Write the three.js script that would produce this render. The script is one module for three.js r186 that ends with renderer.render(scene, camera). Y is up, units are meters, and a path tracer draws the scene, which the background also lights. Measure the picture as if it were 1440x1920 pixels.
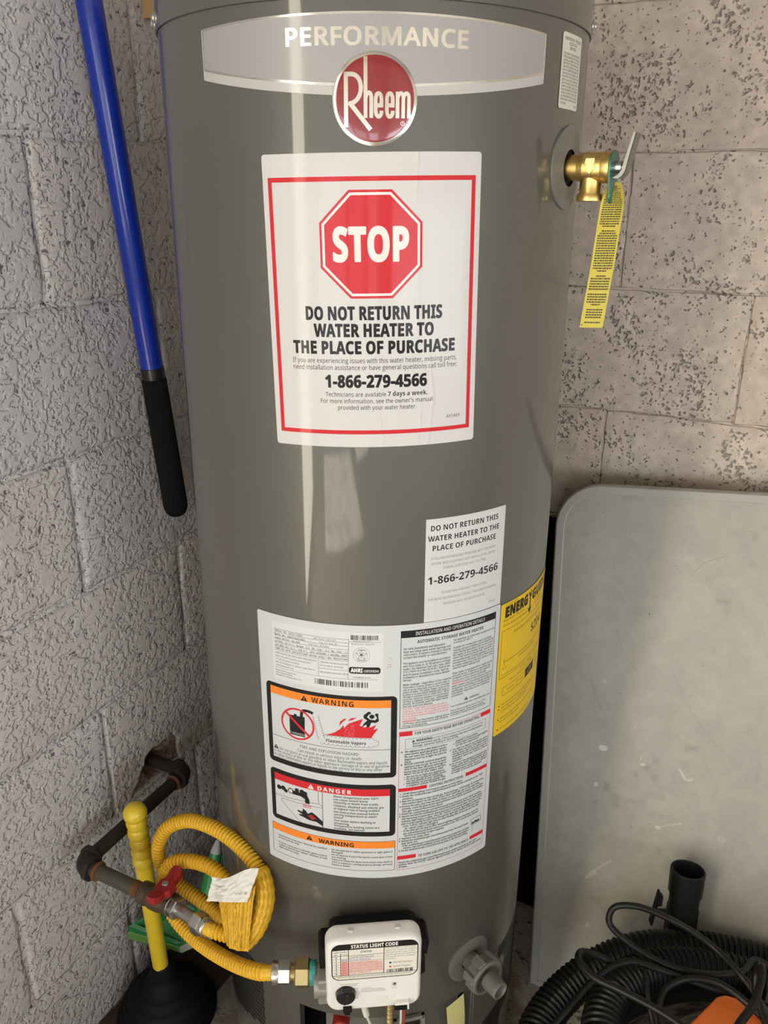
import * as THREE from 'three';
import { RoundedBoxGeometry } from 'three/addons/geometries/RoundedBoxGeometry.js';
import { mergeGeometries } from 'three/addons/utils/BufferGeometryUtils.js';
import { RectAreaLightUniformsLib } from 'three/addons/lights/RectAreaLightUniformsLib.js';

// ---------------------------------------------------------------- camera, light, exposure
const W = 1440, H = 1920;
const scene = new THREE.Scene();
const renderer = new THREE.WebGLRenderer({ antialias: true });
renderer.toneMapping = THREE.LinearToneMapping;
renderer.toneMappingExposure = 0.89;
renderer.shadowMap.enabled = true;
RectAreaLightUniformsLib.init();
scene.background = new THREE.Color(0x8fa0b4);

const EYE = 1.32, DIST = 1.043, FOCAL = 1536.2;
const PITCH = 0.363556, ROLL = -0.0078984, YAW = 0.0143218;
const camera = new THREE.PerspectiveCamera(2 * Math.atan(H / 2 / FOCAL) * 180 / Math.PI, W / H, 0.05, 40);
{
  const level = new THREE.Vector3(Math.cos(YAW), 0, Math.sin(YAW));
  const ahead = new THREE.Vector3(Math.sin(YAW), 0, -Math.cos(YAW));
  const fwd = ahead.clone().multiplyScalar(Math.cos(PITCH)).add(new THREE.Vector3(0, -Math.sin(PITCH), 0));
  const down = ahead.clone().multiplyScalar(-Math.sin(PITCH)).add(new THREE.Vector3(0, -Math.cos(PITCH), 0));
  const c = Math.cos(ROLL), s = Math.sin(ROLL);
  const right = level.clone().multiplyScalar(c).addScaledVector(down, s);
  const dn = level.clone().multiplyScalar(-s).addScaledVector(down, c);
  const m = new THREE.Matrix4().makeBasis(right, dn.negate(), fwd.negate());
  camera.position.set(0, EYE, DIST);
  camera.quaternion.setFromRotationMatrix(m);
}

// the room's own axes: s runs along the right wall, t along the left wall; the heater's axis is s = t = 0
const A = 27 * Math.PI / 180, CA = Math.cos(A), SA = Math.sin(A);
const S_L = -0.39, T_R = -0.48, S_FAR = 2.9, T_FAR = 4.3, ROOM_H = 2.5;
const DOOR0 = 1.68, DOOR1 = 2.90;
const room = (s, y, t) => new THREE.Vector3(s * CA - t * SA, y, s * SA + t * CA);
const V = (x, y, z) => new THREE.Vector3(x, y, z);

// area lamps stand for an unseen door and windows lighting heater, table and walls
const LIGHTS = [
  // name, wall, from, to, y0, y1, colour, radiance
  ['unseen_door_1', 'left', 1.72, 2.86, 0.10, 1.98, [1.0, 0.91, 0.70], 12.5],  // out of view, warm side light on heater and table
  ['unseen_window_1', 'front', -0.10, 0.95, 0.35, 1.45, [0.88, 0.96, 1.06], 5.0],  // out of view like the next two, lights the heater from the front
  ['unseen_window_2', 'front', 1.10, 1.75, 0.60, 1.45, [0.92, 0.97, 1.05], 2.4],
  ['unseen_window_3', 'front', 1.90, 2.40, 0.60, 1.45, [0.88, 0.96, 1.06], 4.5],
  ['unseen_window_4', 'far', 0.80, 2.20, 0.60, 1.30, [0.91, 0.97, 1.05], 7.2],  // out of view like the next, placed to brighten the left wall
  ['unseen_window_5', 'far', 2.40, 3.90, 0.60, 1.30, [0.91, 0.97, 1.05], 7.2],
];
for (const [name, wall, a, b, y0, y1, rgb, L] of LIGHTS) {
  const lamp = new THREE.RectAreaLight(new THREE.Color().setRGB(...rgb), L, b - a, y1 - y0);
  const m = (a + b) / 2, h = (y0 + y1) / 2, spot = (d) => wall === 'left' ? room(S_L + d, h, m) : wall === 'far' ? room(S_FAR - d, h, m) : room(m, h, T_FAR - d);
  const p = spot(0.03), q = spot(1);
  lamp.position.copy(p); lamp.lookAt(q); lamp.name = name + '_daylight';
  scene.add(lamp);
}

// low sun through the open unseen_window_1: a bright patch on the floor well in front of the heater
const sun = new THREE.DirectionalLight(new THREE.Color().setRGB(1.0, 0.97, 0.92), 62);
sun.position.copy(room(0.15, 0.7 * 8.0 + 0.9, 12.3)); sun.target.position.copy(room(0.42, 0.9, 4.3));
sun.castShadow = true; Object.assign(sun.shadow.camera, { left: -6, right: 6, top: 6, bottom: -6, near: 0.1, far: 30 });
sun.name = 'sun'; scene.add(sun, sun.target);

// ---------------------------------------------------------------- helpers
function rng(seed) {
  let a = seed >>> 0;
  return () => { a = (a + 0x6D2B79F5) >>> 0; let t = a; t = Math.imul(t ^ (t >>> 15), t | 1); t ^= t + Math.imul(t ^ (t >>> 7), t | 61); return ((t ^ (t >>> 14)) >>> 0) / 4294967296; };
}
const used = {};
function numbered(name) { used[name] = (used[name] || 0) + 1; return used[name] === 1 ? name : name + '_' + String(used[name] - 1).padStart(3, '0'); }
function thing(name, label, category, pos = V(0, 0, 0), ry = 0, group) {
  const o = new THREE.Group(); o.name = numbered(name); o.position.copy(pos); o.rotation.y = ry;
  o.userData = { label, category }; if (group) o.userData.group = group;
  scene.add(o); return o;
}
function sub(name, parent, label) { const g = new THREE.Group(); g.name = name; if (label) g.userData.label = label; parent.add(g); return g; }
function obj(name, geos, mat, parent, label) {
  const list = Array.isArray(geos) ? geos : [geos];
  const g = list.length === 1 ? list[0] : mergeGeometries(list.map(x => plain(x)));
  const m = new THREE.Mesh(g, mat); m.name = parent === scene ? numbered(name) : name;
  m.castShadow = m.receiveShadow = true; if (label) m.userData.label = label;
  parent.add(m); return m;
}
function plain(g) { let q = g.index ? g.toNonIndexed() : g; for (const k of Object.keys(q.attributes)) if (!['position', 'normal', 'uv'].includes(k)) q.deleteAttribute(k); return q; }
function struct(name, geos, mat) { const m = obj(name, geos, mat, scene); m.userData.kind = 'structure'; return m; }
const dull = (rgb, roughness = 0.6, spec = 0.35, extra = {}) => new THREE.MeshPhysicalMaterial({ color: new THREE.Color().setRGB(...rgb), roughness, specularIntensity: spec, ...extra });
const mat = (color, roughness = 0.6, metalness = 0, extra = {}) => new THREE.MeshStandardMaterial({ color: Array.isArray(color) ? new THREE.Color().setRGB(...color) : color, roughness, metalness, ...extra });

function gridGeo(nu, nv, fn, uvfn) {            // fn(u,v) -> Vector3
  const pos = [], uv = [], idx = [];
  for (let j = 0; j <= nv; j++) for (let i = 0; i <= nu; i++) {
    const u = i / nu, v = j / nv, p = fn(u, v), q = uvfn ? uvfn(u, v) : [u, v];
    pos.push(p.x, p.y, p.z); uv.push(q[0], q[1]);
  }
  for (let j = 0; j < nv; j++) for (let i = 0; i < nu; i++) {
    const a = j * (nu + 1) + i, b = a + 1, c = a + nu + 1, d = c + 1;
    idx.push(a, b, d, a, d, c);
  }
  const g = new THREE.BufferGeometry();
  g.setAttribute('position', new THREE.Float32BufferAttribute(pos, 3));
  g.setAttribute('uv', new THREE.Float32BufferAttribute(uv, 2));
  g.setIndex(idx); g.computeVertexNormals(); return g;
}
// swept tube with a radius that may vary along its length
function sweep(points, r, { radial = 12, step = 0.004, closed = false, tension = 0.5, caps = true, straight = false } = {}) {
  let curve;
  if (straight) { curve = new THREE.CurvePath(); for (let i = 0; i + 1 < points.length; i++) curve.add(new THREE.LineCurve3(points[i], points[i + 1])); }
  else curve = new THREE.CatmullRomCurve3(points, closed, 'centripetal', tension);
  curve.arcLengthDivisions = 800;
  const L = curve.getLength(), n = Math.max(2, Math.round(L / step));
  const rf = typeof r === 'function' ? r : () => r;
  const P = [], T = [];
  for (let i = 0; i <= n; i++) { P.push(curve.getPointAt(i / n)); }
  for (let i = 0; i <= n; i++) T.push(P[Math.min(n, i + 1)].clone().sub(P[Math.max(0, i - 1)]).normalize());
  let N = Math.abs(T[0].y) < 0.9 ? V(0, 1, 0) : V(1, 0, 0);
  const pos = [], uv = [], idx = [];
  for (let i = 0; i <= n; i++) {
    N.addScaledVector(T[i], -N.dot(T[i])).normalize();
    const B = T[i].clone().cross(N), rr = rf(i / n * L, L);
    for (let k = 0; k <= radial; k++) {
      const a = k / radial * Math.PI * 2, d = N.clone().multiplyScalar(Math.cos(a)).addScaledVector(B, Math.sin(a));
      pos.push(P[i].x + d.x * rr, P[i].y + d.y * rr, P[i].z + d.z * rr); uv.push(k / radial * rr * 6.28, i / n * L);
    }
  }
  const w = radial + 1;
  for (let i = 0; i < n; i++) for (let k = 0; k < radial; k++) { const a = i * w + k; idx.push(a, a + 1, a + w + 1, a, a + w + 1, a + w); }
  if (caps) for (const e of [0, n]) {
    const c = pos.length / 3; pos.push(P[e].x, P[e].y, P[e].z); uv.push(0, 0);
    for (let k = 0; k < radial; k++) { const a = e * w + k; if (e) idx.push(c, a, a + 1); else idx.push(c, a + 1, a); }
  }
  const g = new THREE.BufferGeometry();
  g.setAttribute('position', new THREE.Float32BufferAttribute(pos, 3));
  g.setAttribute('uv', new THREE.Float32BufferAttribute(uv, 2));
  g.setIndex(idx); g.computeVertexNormals(); return g;
}
// lathe about the segment a -> b; profile = [[distance along, radius], ...]
function turned(a, b, profile, seg = 32, flat = 0) {
  const g = new THREE.LatheGeometry(profile.map(([l, r]) => new THREE.Vector2(Math.max(r, 1e-5), l)), seg);
  let q = g; if (flat) { q = g.toNonIndexed(); q.computeVertexNormals(); }
  const d = b.clone().sub(a).normalize();
  q.applyQuaternion(new THREE.Quaternion().setFromUnitVectors(V(0, 1, 0), d)); q.translate(a.x, a.y, a.z);
  return q;
}
const hexNut = (a, b, r, ch = 0.0012) => { const L = a.distanceTo(b); return turned(a, b, [[0, 0], [0, r - ch], [ch, r], [L - ch, r], [L, r - ch], [L, 0]], 6, 1); };
const rod = (a, b, r, ch = 0.0008, seg = 28) => { const L = a.distanceTo(b); return turned(a, b, [[0, 0], [0, r - ch], [ch * 0.3, r - ch * 0.3], [ch, r], [L - ch, r], [L - ch * 0.3, r - ch * 0.3], [L, r - ch], [L, 0]], seg); };
const rbox = (w, h, d, r, x = 0, y = 0, z = 0, seg = 3) => { const g = new RoundedBoxGeometry(w, h, d, seg, Math.min(r, w / 2.01, h / 2.01, d / 2.01)); g.translate(x, y, z); return g; };
function rrShape(x0, y0, x1, y1, r, Cls = THREE.Shape) {
  const s = new Cls(); s.moveTo(x0 + r, y0); s.lineTo(x1 - r, y0); s.absarc(x1 - r, y0 + r, r, -Math.PI / 2, 0); s.lineTo(x1, y1 - r); s.absarc(x1 - r, y1 - r, r, 0, Math.PI / 2);
  s.lineTo(x0 + r, y1); s.absarc(x0 + r, y1 - r, r, Math.PI / 2, Math.PI); s.lineTo(x0, y0 + r); s.absarc(x0 + r, y0 + r, r, Math.PI, Math.PI * 1.5); return s;
}

// ---------------------------------------------------------------- textures
function tileNoise(period, seed) {              // value noise that repeats every `period` cells
  const R = rng(seed), t = new Float32Array(period * period); for (let i = 0; i < t.length; i++) t[i] = R();
  return (x, y) => {
    x *= period; y *= period;
    const i = Math.floor(x), j = Math.floor(y); let fx = x - i, fy = y - j; fx = fx * fx * (3 - 2 * fx); fy = fy * fy * (3 - 2 * fy);
    const a = ((i % period) + period) % period, b = (a + 1) % period, c = ((j % period) + period) % period, d = (c + 1) % period;
    return (t[c * period + a] * (1 - fx) + t[c * period + b] * fx) * (1 - fy) + (t[d * period + a] * (1 - fx) + t[d * period + b] * fx) * fy;
  };
}
const smooth = (a, b, x) => { const t = Math.min(1, Math.max(0, (x - a) / (b - a))); return t * t * (3 - 2 * t); };
function dataTex(n, fn, srgb) {
  const d = new Uint8Array(n * n * 4);
  for (let j = 0; j < n; j++) for (let i = 0; i < n; i++) { const c = fn(i / n, j / n), k = (j * n + i) * 4; d[k] = c[0] * 255; d[k + 1] = c[1] * 255; d[k + 2] = c[2] * 255; d[k + 3] = 255; }
  const t = new THREE.DataTexture(d, n, n); t.wrapS = t.wrapT = THREE.RepeatWrapping; t.magFilter = THREE.LinearFilter; t.minFilter = THREE.LinearMipmapLinearFilter; t.generateMipmaps = true;
  if (srgb) t.colorSpace = THREE.SRGBColorSpace; t.needsUpdate = true; return t;
}
const metres = (t, m) => { t.repeat.set(1 / m, 1 / m); return t; };

function wallTextures(kind) {
  const n1 = tileNoise(80, 11 + kind), n2 = tileNoise(150, 12 + kind), n3 = tileNoise(300, 13 + kind), lo = tileNoise(9, 14 + kind), lo2 = tileNoise(22, 15 + kind);
  const height = (u, v) => {
    const w = 0.012 * (lo2(v, u) - 0.5);
    const n = 0.5 * n1(u + w, v) + 0.33 * n2(u, v + w) + 0.17 * n3(u, v);
    const m = 0.6 * lo(u, v) + 0.4 * lo2(u, v);
    if (kind === 0) { const rough = smooth(0.25, 0.6, m); return { h: 0.25 * n + 0.75 * smooth(0.42 - 0.1 * (1 - rough), 0.56, n), n, m, rough }; }
    const rough = smooth(0.42, 0.72, m), np = 0.30 * n1(u * 2 + w, v * 2) + 0.42 * n2(u, v + w) + 0.28 * n3(u, v);
    return { h: 0.18 * n + 0.82 * smooth(0.14 + 0.17 * rough, 0.30 + 0.17 * rough, np), n: np, m, rough };
  };
  const N = 1024, hs = dataTex(N, (u, v) => { const h = height(u, v).h; return [h, h, h]; });
  const col = dataTex(N, (u, v) => {
    const { n, m, rough, h } = height(u, v); const g = n3(u + 0.31, v + 0.17);
    let k = 0.97 + 0.05 * (m - 0.5) + 0.03 * (g - 0.5), c;
    if (kind === 0) { c = [0.860 * k, 0.842 * k, 0.838 * k]; const d = smooth(0.255, 0.205, n); c = c.map((x, i) => x * (1 - d * [0.46, 0.48, 0.46][i])); }
    else { c = [0.815 * k, 0.762 * k, 0.712 * k]; const d = smooth(0.235 + 0.15 * rough, 0.115 + 0.15 * rough, n) * 0.62, v2 = 1 + 0.10 * (lo2(v * 2, u * 2) - 0.5) + 0.06 * (n1(v, u) - 0.5); c = c.map(x => x * v2); c = c.map((x, i) => x * (1 - d) + [0.38, 0.365, 0.37][i] * d); }
    return c;
  }, true);
  for (const t of [hs, col]) metres(t, 0.6);
  return { col, hs };
}
const wl = wallTextures(0), wr = wallTextures(1);
const M = {};
M.wallL = [0, 1, 2].map(i => new THREE.MeshStandardMaterial({ map: wl.col, bumpMap: wl.hs, bumpScale: 0.0024, roughness: 0.72, color: [0xffffff, 0xf6f5f7, 0xfbf8f5][i] }));
M.wallR = [0, 1, 2].map(i => new THREE.MeshStandardMaterial({ map: wr.col, bumpMap: wr.hs, bumpScale: 0.0032, roughness: 0.75, color: [0xffffff, 0xf8f5f2, 0xfbf9f8][i] }));

const fine = tileNoise(256, 71), mid = tileNoise(64, 72), big = tileNoise(10, 73), mid2 = tileNoise(28, 74);
const floorTex = metres(dataTex(1024, (u, v) => {
  const d = smooth(0.52, 0.72, 0.5 * big(u, v) + 0.3 * mid2(u, v) + 0.2 * mid(u, v)), sp = smooth(0.26, 0.18, 0.5 * mid(u, v) + 0.5 * fine(u, v));
  let k = 0.92 + 0.16 * (fine(u, v) - 0.5) + 0.12 * (mid(u, v) - 0.5);
  let c = [0.72 * k, 0.69 * k, 0.64 * k]; const dirt = [0.46, 0.40, 0.345];
  c = c.map((x, i) => (x * (1 - 0.75 * d) + dirt[i] * 0.75 * d) * (1 - 0.4 * sp)); return c;
}, true), 1.1);
const grit = metres(dataTex(512, (u, v) => { const h = 0.5 * mid(u, v) + 0.5 * fine(u, v); return [h, h, h]; }), 0.25);
M.floor = new THREE.MeshStandardMaterial({ map: floorTex, bumpMap: grit, bumpScale: 0.0012, roughness: 0.85 });
M.paint = mat([0.74, 0.72, 0.69], 0.9);

// ---------------------------------------------------------------- the room
const hexy = (s0, s1, y0, y1, t0, t1) => {     // a box in room axes
  const g = new THREE.BoxGeometry(s1 - s0, y1 - y0, t1 - t0); g.translate((s0 + s1) / 2, (y0 + y1) / 2, (t0 + t1) / 2); g.rotateY(-A); return g;
};
struct('floor', (() => { const g = hexy(S_L - 0.2, S_FAR + 0.2, -0.15, 0, T_R - 0.2, T_FAR + 0.2); const p = g.attributes.position, uv = g.attributes.uv; for (let i = 0; i < p.count; i++) uv.setXY(i, p.getX(i), p.getZ(i)); return g; })(), M.floor);
struct('ceiling', hexy(S_L - 0.2, S_FAR + 0.2, ROOM_H, ROOM_H + 0.15, T_R - 0.2, T_FAR + 0.2), mat([0.30, 0.28, 0.26], 0.9));
const DEEP = 0.0042;                              // mortar sits this far behind the faces of the blocks
const mortarL = new THREE.MeshStandardMaterial({ map: wl.col, bumpMap: wl.hs, bumpScale: 0.003, roughness: 0.8 });
const mortarR = new THREE.MeshStandardMaterial({ map: wr.col, bumpMap: wr.hs, bumpScale: 0.002, roughness: 0.8 });
function wallUv(g, along) { const p = g.attributes.position, uv = g.attributes.uv; for (let i = 0; i < p.count; i++) { const x = p.getX(i), z = p.getZ(i); uv.setXY(i, along === 't' ? -x * SA + z * CA : x * CA + z * SA, p.getY(i)); } return g; }
const HOLE = { y: 0.408, t: 0.055 };
const wallLeft = struct('wall_left', wallUv(mergeGeometries([
  hexy(S_L - 0.2, S_L - DEEP, 0, 0.34, T_R - 0.2, DOOR0), hexy(S_L - 0.2, S_L - DEEP, 0.47, ROOM_H, T_R - 0.2, DOOR0),
  hexy(S_L - 0.2, S_L - DEEP, 0.34, 0.47, T_R - 0.2, -0.02), hexy(S_L - 0.2, S_L - DEEP, 0.34, 0.47, 0.13, DOOR0),
  hexy(S_L - 0.2, S_L - 0.06, 0.34, 0.47, -0.02, 0.13),
  hexy(S_L - 0.2, S_L - DEEP, 2.06, ROOM_H, DOOR0, DOOR1), hexy(S_L - 0.2, S_L - DEEP, 0, ROOM_H, DOOR1, T_FAR + 0.2)].map(plain)), 't'), mortarL);
const wallRight = struct('wall_right', wallUv(hexy(S_L, S_FAR + 0.2, 0, ROOM_H, T_R - 0.2, T_R - 0.0035), 's'), mortarR);
// unseen half-height block to the right, placed to keep side light off lower walls
struct('unseen_light_blocker', hexy(1.60, 1.72, 0, 0.66, 0.55, 3.6), mat([0.22, 0.21, 0.20], 0.9));
{ // walls out of view, pierced by the unseen windows
  const pierced = (name, side, from, to, box) => {
    const cuts = LIGHTS.filter(l => l[1] === side), parts = [box(from, to, 0, 0.35), box(from, to, 2.25, ROOM_H)]; let s = from;
    for (const [, , a, b, y0, y1] of cuts) { parts.push(box(s, a, 0.35, 2.25)); if (y1 < 2.25) parts.push(box(a, b, y1, 2.25)); s = b; }
    parts.push(box(s, to, 0.35, 2.25)); struct(name, parts, M.paint);
  };
  pierced('wall_front', 'front', S_L, S_FAR, (a, b, y0, y1) => hexy(a, b, y0, y1, T_FAR, T_FAR + 0.2));
  pierced('wall_far', 'far', T_R, T_FAR + 0.2, (a, b, y0, y1) => hexy(S_FAR, S_FAR + 0.2, y0, y1, a, b));
}
for (const [name, wall, a, b, y0, y1, rgb] of LIGHTS) {  // faintly glowing panes and frames for the unseen door and windows
  const o = new THREE.Group(); o.name = name; o.userData.kind = 'structure'; scene.add(o);
  const glow = new THREE.MeshStandardMaterial({ color: 0xd8d8d4, roughness: 0.5, emissive: new THREE.Color().setRGB(...rgb), emissiveIntensity: 0.35 });
  const fr = mat([0.5, 0.49, 0.47], 0.5), k = 0.03;
  if (wall === 'left') {
    obj('unseen_window_pane', hexy(S_L - 0.06, S_L - 0.05, y0, y1, a, b), glow, o);
    obj('unseen_door_frame', [hexy(S_L - 0.1, S_L - 0.001, 0, 2.06, DOOR0, a), hexy(S_L - 0.1, S_L - 0.001, 0, 2.06, b, DOOR1), hexy(S_L - 0.1, S_L - 0.001, 0, y0, a, b), hexy(S_L - 0.1, S_L - 0.001, y1, 2.06, a, b)], fr, o);
  } else {
    const bx = wall === 'front' ? (u0, u1, v0, v1, d0, d1) => hexy(u0, u1, v0, v1, T_FAR + d0, T_FAR + d1) : (u0, u1, v0, v1, d0, d1) => hexy(S_FAR + d0, S_FAR + d1, v0, v1, u0, u1);
    if (name !== 'unseen_window_1') obj('unseen_window_pane', bx(a, b, y0, y1, 0.05, 0.06), glow, o);   // unseen_window_1 stands open
    obj('unseen_window_frame', [bx(a, a + k, y0, y1, 0.001, 0.05), bx(b - k, b, y0, y1, 0.001, 0.05), bx(a + k, b - k, y0, y0 + k, 0.001, 0.05), bx(a + k, b - k, y1 - k, y1, 0.001, 0.05)], fr, o);
  }
}

// concrete blocks: each its own mesh, a rough-edged face standing proud of the mortar
const BW = 0.4064, BH = 0.2035, GAP = 0.0060, GAPS = { left: 0.0055, right: 0.0018 };
function blockGeo(w, h, seed, uo, vo, deep) {
  const R = rng(seed), nx = Math.max(4, Math.round(w / 0.028)), ny = 8, jit = [], crack = deep < 0.004, ew = crack ? 0.0025 : 0.007, wob = crack ? 0.0042 : 0.005;
  for (let i = 0; i <= (nx + 1) * (ny + 1); i++) jit.push([R() - 0.5, R() - 0.5, R() - 0.5]);
  const cx = (i) => { const e = ew / w; return i === 0 ? 0 : i === nx ? 1 : i === 1 ? e : i === nx - 1 ? 1 - e : (i - 1) / (nx - 2); };
  const cy = (j) => { const e = ew / h; return j === 0 ? 0 : j === ny ? 1 : j === 1 ? e : j === ny - 1 ? 1 - e : (j - 1) / (ny - 2); };
  const pos = [], uv = [], idx = [];
  for (let j = 0; j <= ny; j++) for (let i = 0; i <= nx; i++) {
    const q = jit[j * (nx + 1) + i], ex = i === 0 || i === nx, ey = j === 0 || j === ny;
    const x = (cx(i) - 0.5) * w + q[0] * (ex ? wob : 0.0015), y = (cy(j) - 0.5) * h + q[1] * (ey ? wob : 0.0015);
    const z = ex || ey ? (crack ? -0.0009 + q[2] * 0.0014 : -deep + 0.0010 + q[2] * deep * 0.7) : (i === 1 || i === nx - 1 || j === 1 || j === ny - 1 ? (crack ? q[2] * 0.0006 : -0.0008 + q[2] * 0.0022) : q[2] * (crack ? 0.0005 : 0.0012));
    pos.push(x, y, z); uv.push(x + uo, y + vo);
  }
  for (let j = 0; j < ny; j++) for (let i = 0; i < nx; i++) { const a = j * (nx + 1) + i, b = a + 1, c = a + nx + 1, d = c + 1; idx.push(a, b, d, a, d, c); }
  // skirt back into the mortar
  const ring = []; for (let i = 0; i <= nx; i++) ring.push(i); for (let j = 1; j <= ny; j++) ring.push(j * (nx + 1) + nx); for (let i = nx - 1; i >= 0; i--) ring.push(ny * (nx + 1) + i); for (let j = ny - 1; j >= 1; j--) ring.push(j * (nx + 1));
  const base = pos.length / 3; for (const k of ring) { pos.push(pos[k * 3], pos[k * 3 + 1], -0.012); uv.push(uv[k * 2] + 0.004, uv[k * 2 + 1] + 0.004); }
  for (let k = 0; k < ring.length; k++) { const l = (k + 1) % ring.length; idx.push(ring[k], base + k, base + l, ring[k], base + l, ring[l]); }
  const g = new THREE.BufferGeometry(); g.setAttribute('position', new THREE.Float32BufferAttribute(pos, 3)); g.setAttribute('uv', new THREE.Float32BufferAttribute(uv, 2)); g.setIndex(idx); g.computeVertexNormals(); return g;
}
const blockKinds = {};
function blockOf(w, k, gap) { const key = w.toFixed(3) + '_' + k + '_' + gap; if (!blockKinds[key]) blockKinds[key] = blockGeo(w - gap, BH - gap, 100 + k * 7, k * 0.173, k * 0.311, gap < 0.004 ? 0.0035 : DEEP); return blockKinds[key]; }
function layBlocks(parent, side, from, to, Y0, courses, phaseEven) {
  const R = rng(side === 'left' ? 5 : 9); let n = 0;
  for (let c = 0; c < courses; c++) {
    const y0 = Y0 + c * BH; let x = phaseEven + (c % 2 ? BW / 2 : 0); while (x > from) x -= BW;
    for (; x < to; x += BW) {
      const a = Math.max(from, x), b = Math.min(to, x + BW); if (b - a < 0.03) continue;
      const k = Math.floor(R() * 6), mi = Math.floor(R() * 3), mm = side === 'left' ? M.wallL[mi] : M.wallR[mi];
      let g = blockOf(b - a, k, GAPS[side]);
      if (side === 'left' && y0 < HOLE.y && y0 + BH > HOLE.y && a < HOLE.t && b > HOLE.t) g = holedBlock(a, b, y0);
      const m = new THREE.Mesh(g, mm); m.name = 'concrete_block' + (n ? '_' + String(n).padStart(3, '0') : ''); n++;
      m.castShadow = m.receiveShadow = true;
      const p = side === 'left' ? room(S_L, y0 + BH / 2, (a + b) / 2) : room((a + b) / 2, y0 + BH / 2, T_R);
      m.position.copy(p); m.rotation.y = side === 'left' ? -A + Math.PI / 2 : -A; parent.add(m);
    }
  }
}
function holedBlock(a, b, y0) {                  // the block that the gas pipe comes out of, broken round the pipe
  const w = b - a - GAP, h = BH - GAP, s = rrShape(-w / 2, -h / 2, w / 2, h / 2, 0.004), R = rng(77);
  // in the block's own axes x runs opposite to t
  const cx = (a + b) / 2 - HOLE.t, cy = HOLE.y - (y0 + BH / 2), hole = new THREE.Path();
  const pts = [[0.05, 0.045], [0.053, 0.028], [0.061, 0.014], [0.060, -0.006], [0.064, -0.027], [0.02, -0.0275], [-0.03, -0.027], [-0.068, -0.027], [-0.058, -0.011], [-0.046, -0.004], [-0.04, 0.009], [-0.03, 0.018], [-0.024, 0.031], [-0.006, 0.037], [0.010, 0.032], [0.021, 0.036], [0.034, 0.034]];
  pts.reverse().forEach(([x, y], i) => { const px = cx + x + (R() - 0.5) * 0.004, py = cy + Math.max(-0.0275, y + (R() - 0.5) * 0.004); if (i) hole.lineTo(px, py); else hole.moveTo(px, py); });
  s.holes.push(hole);
  const g = new THREE.ExtrudeGeometry(s, { depth: 0.010, bevelEnabled: true, bevelSize: 0.0015, bevelThickness: 0.0015, bevelSegments: 1 }); g.translate(0, 0, -0.0115);
  return g;
}
const CY = -0.0325;                              // bottom course starts a little under the slab
layBlocks(wallLeft, 'left', T_R + 0.002, DOOR0, CY, 12, -0.049 + BW / 2);
layBlocks(wallRight, 'right', S_L + 0.012, 2.2, CY, 12, 0.206);
// crumbled mortar packed round the pipe where it leaves the wall
{
  const n = tileNoise(24, 5), n2 = tileNoise(60, 6);
  const tex = dataTex(256, (u, v) => { const k = 0.55 * n(u, v) + 0.45 * n2(u, v); return [0.40 + 0.40 * k, 0.345 + 0.37 * k, 0.31 + 0.33 * k]; }, true);
  const bumpT = dataTex(256, (u, v) => { const k = 0.5 * n(u, v) + 0.5 * n2(u, v); return [k, k, k]; });
  const g = gridGeo(26, 20, (u, v) => {
    const t = -0.035 + u * 0.18, y = 0.335 + v * 0.145, d = Math.hypot((t - HOLE.t) * 1.0, y - HOLE.y - 0.002);
    return room(S_L - 0.0065 - 0.03 * smooth(0.026, 0.014, d) + 0.007 * (n(u * 1.0, v) - 0.5) + 0.004 * (n2(u, v) - 0.5), y, t);
  });
  const m = obj('crumbled_mortar', g, new THREE.MeshStandardMaterial({ map: tex, bumpMap: bumpT, bumpScale: 0.003, roughness: 0.95, side: THREE.DoubleSide }), wallLeft, 'brown crumbled mortar round the gas pipe');
}

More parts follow.
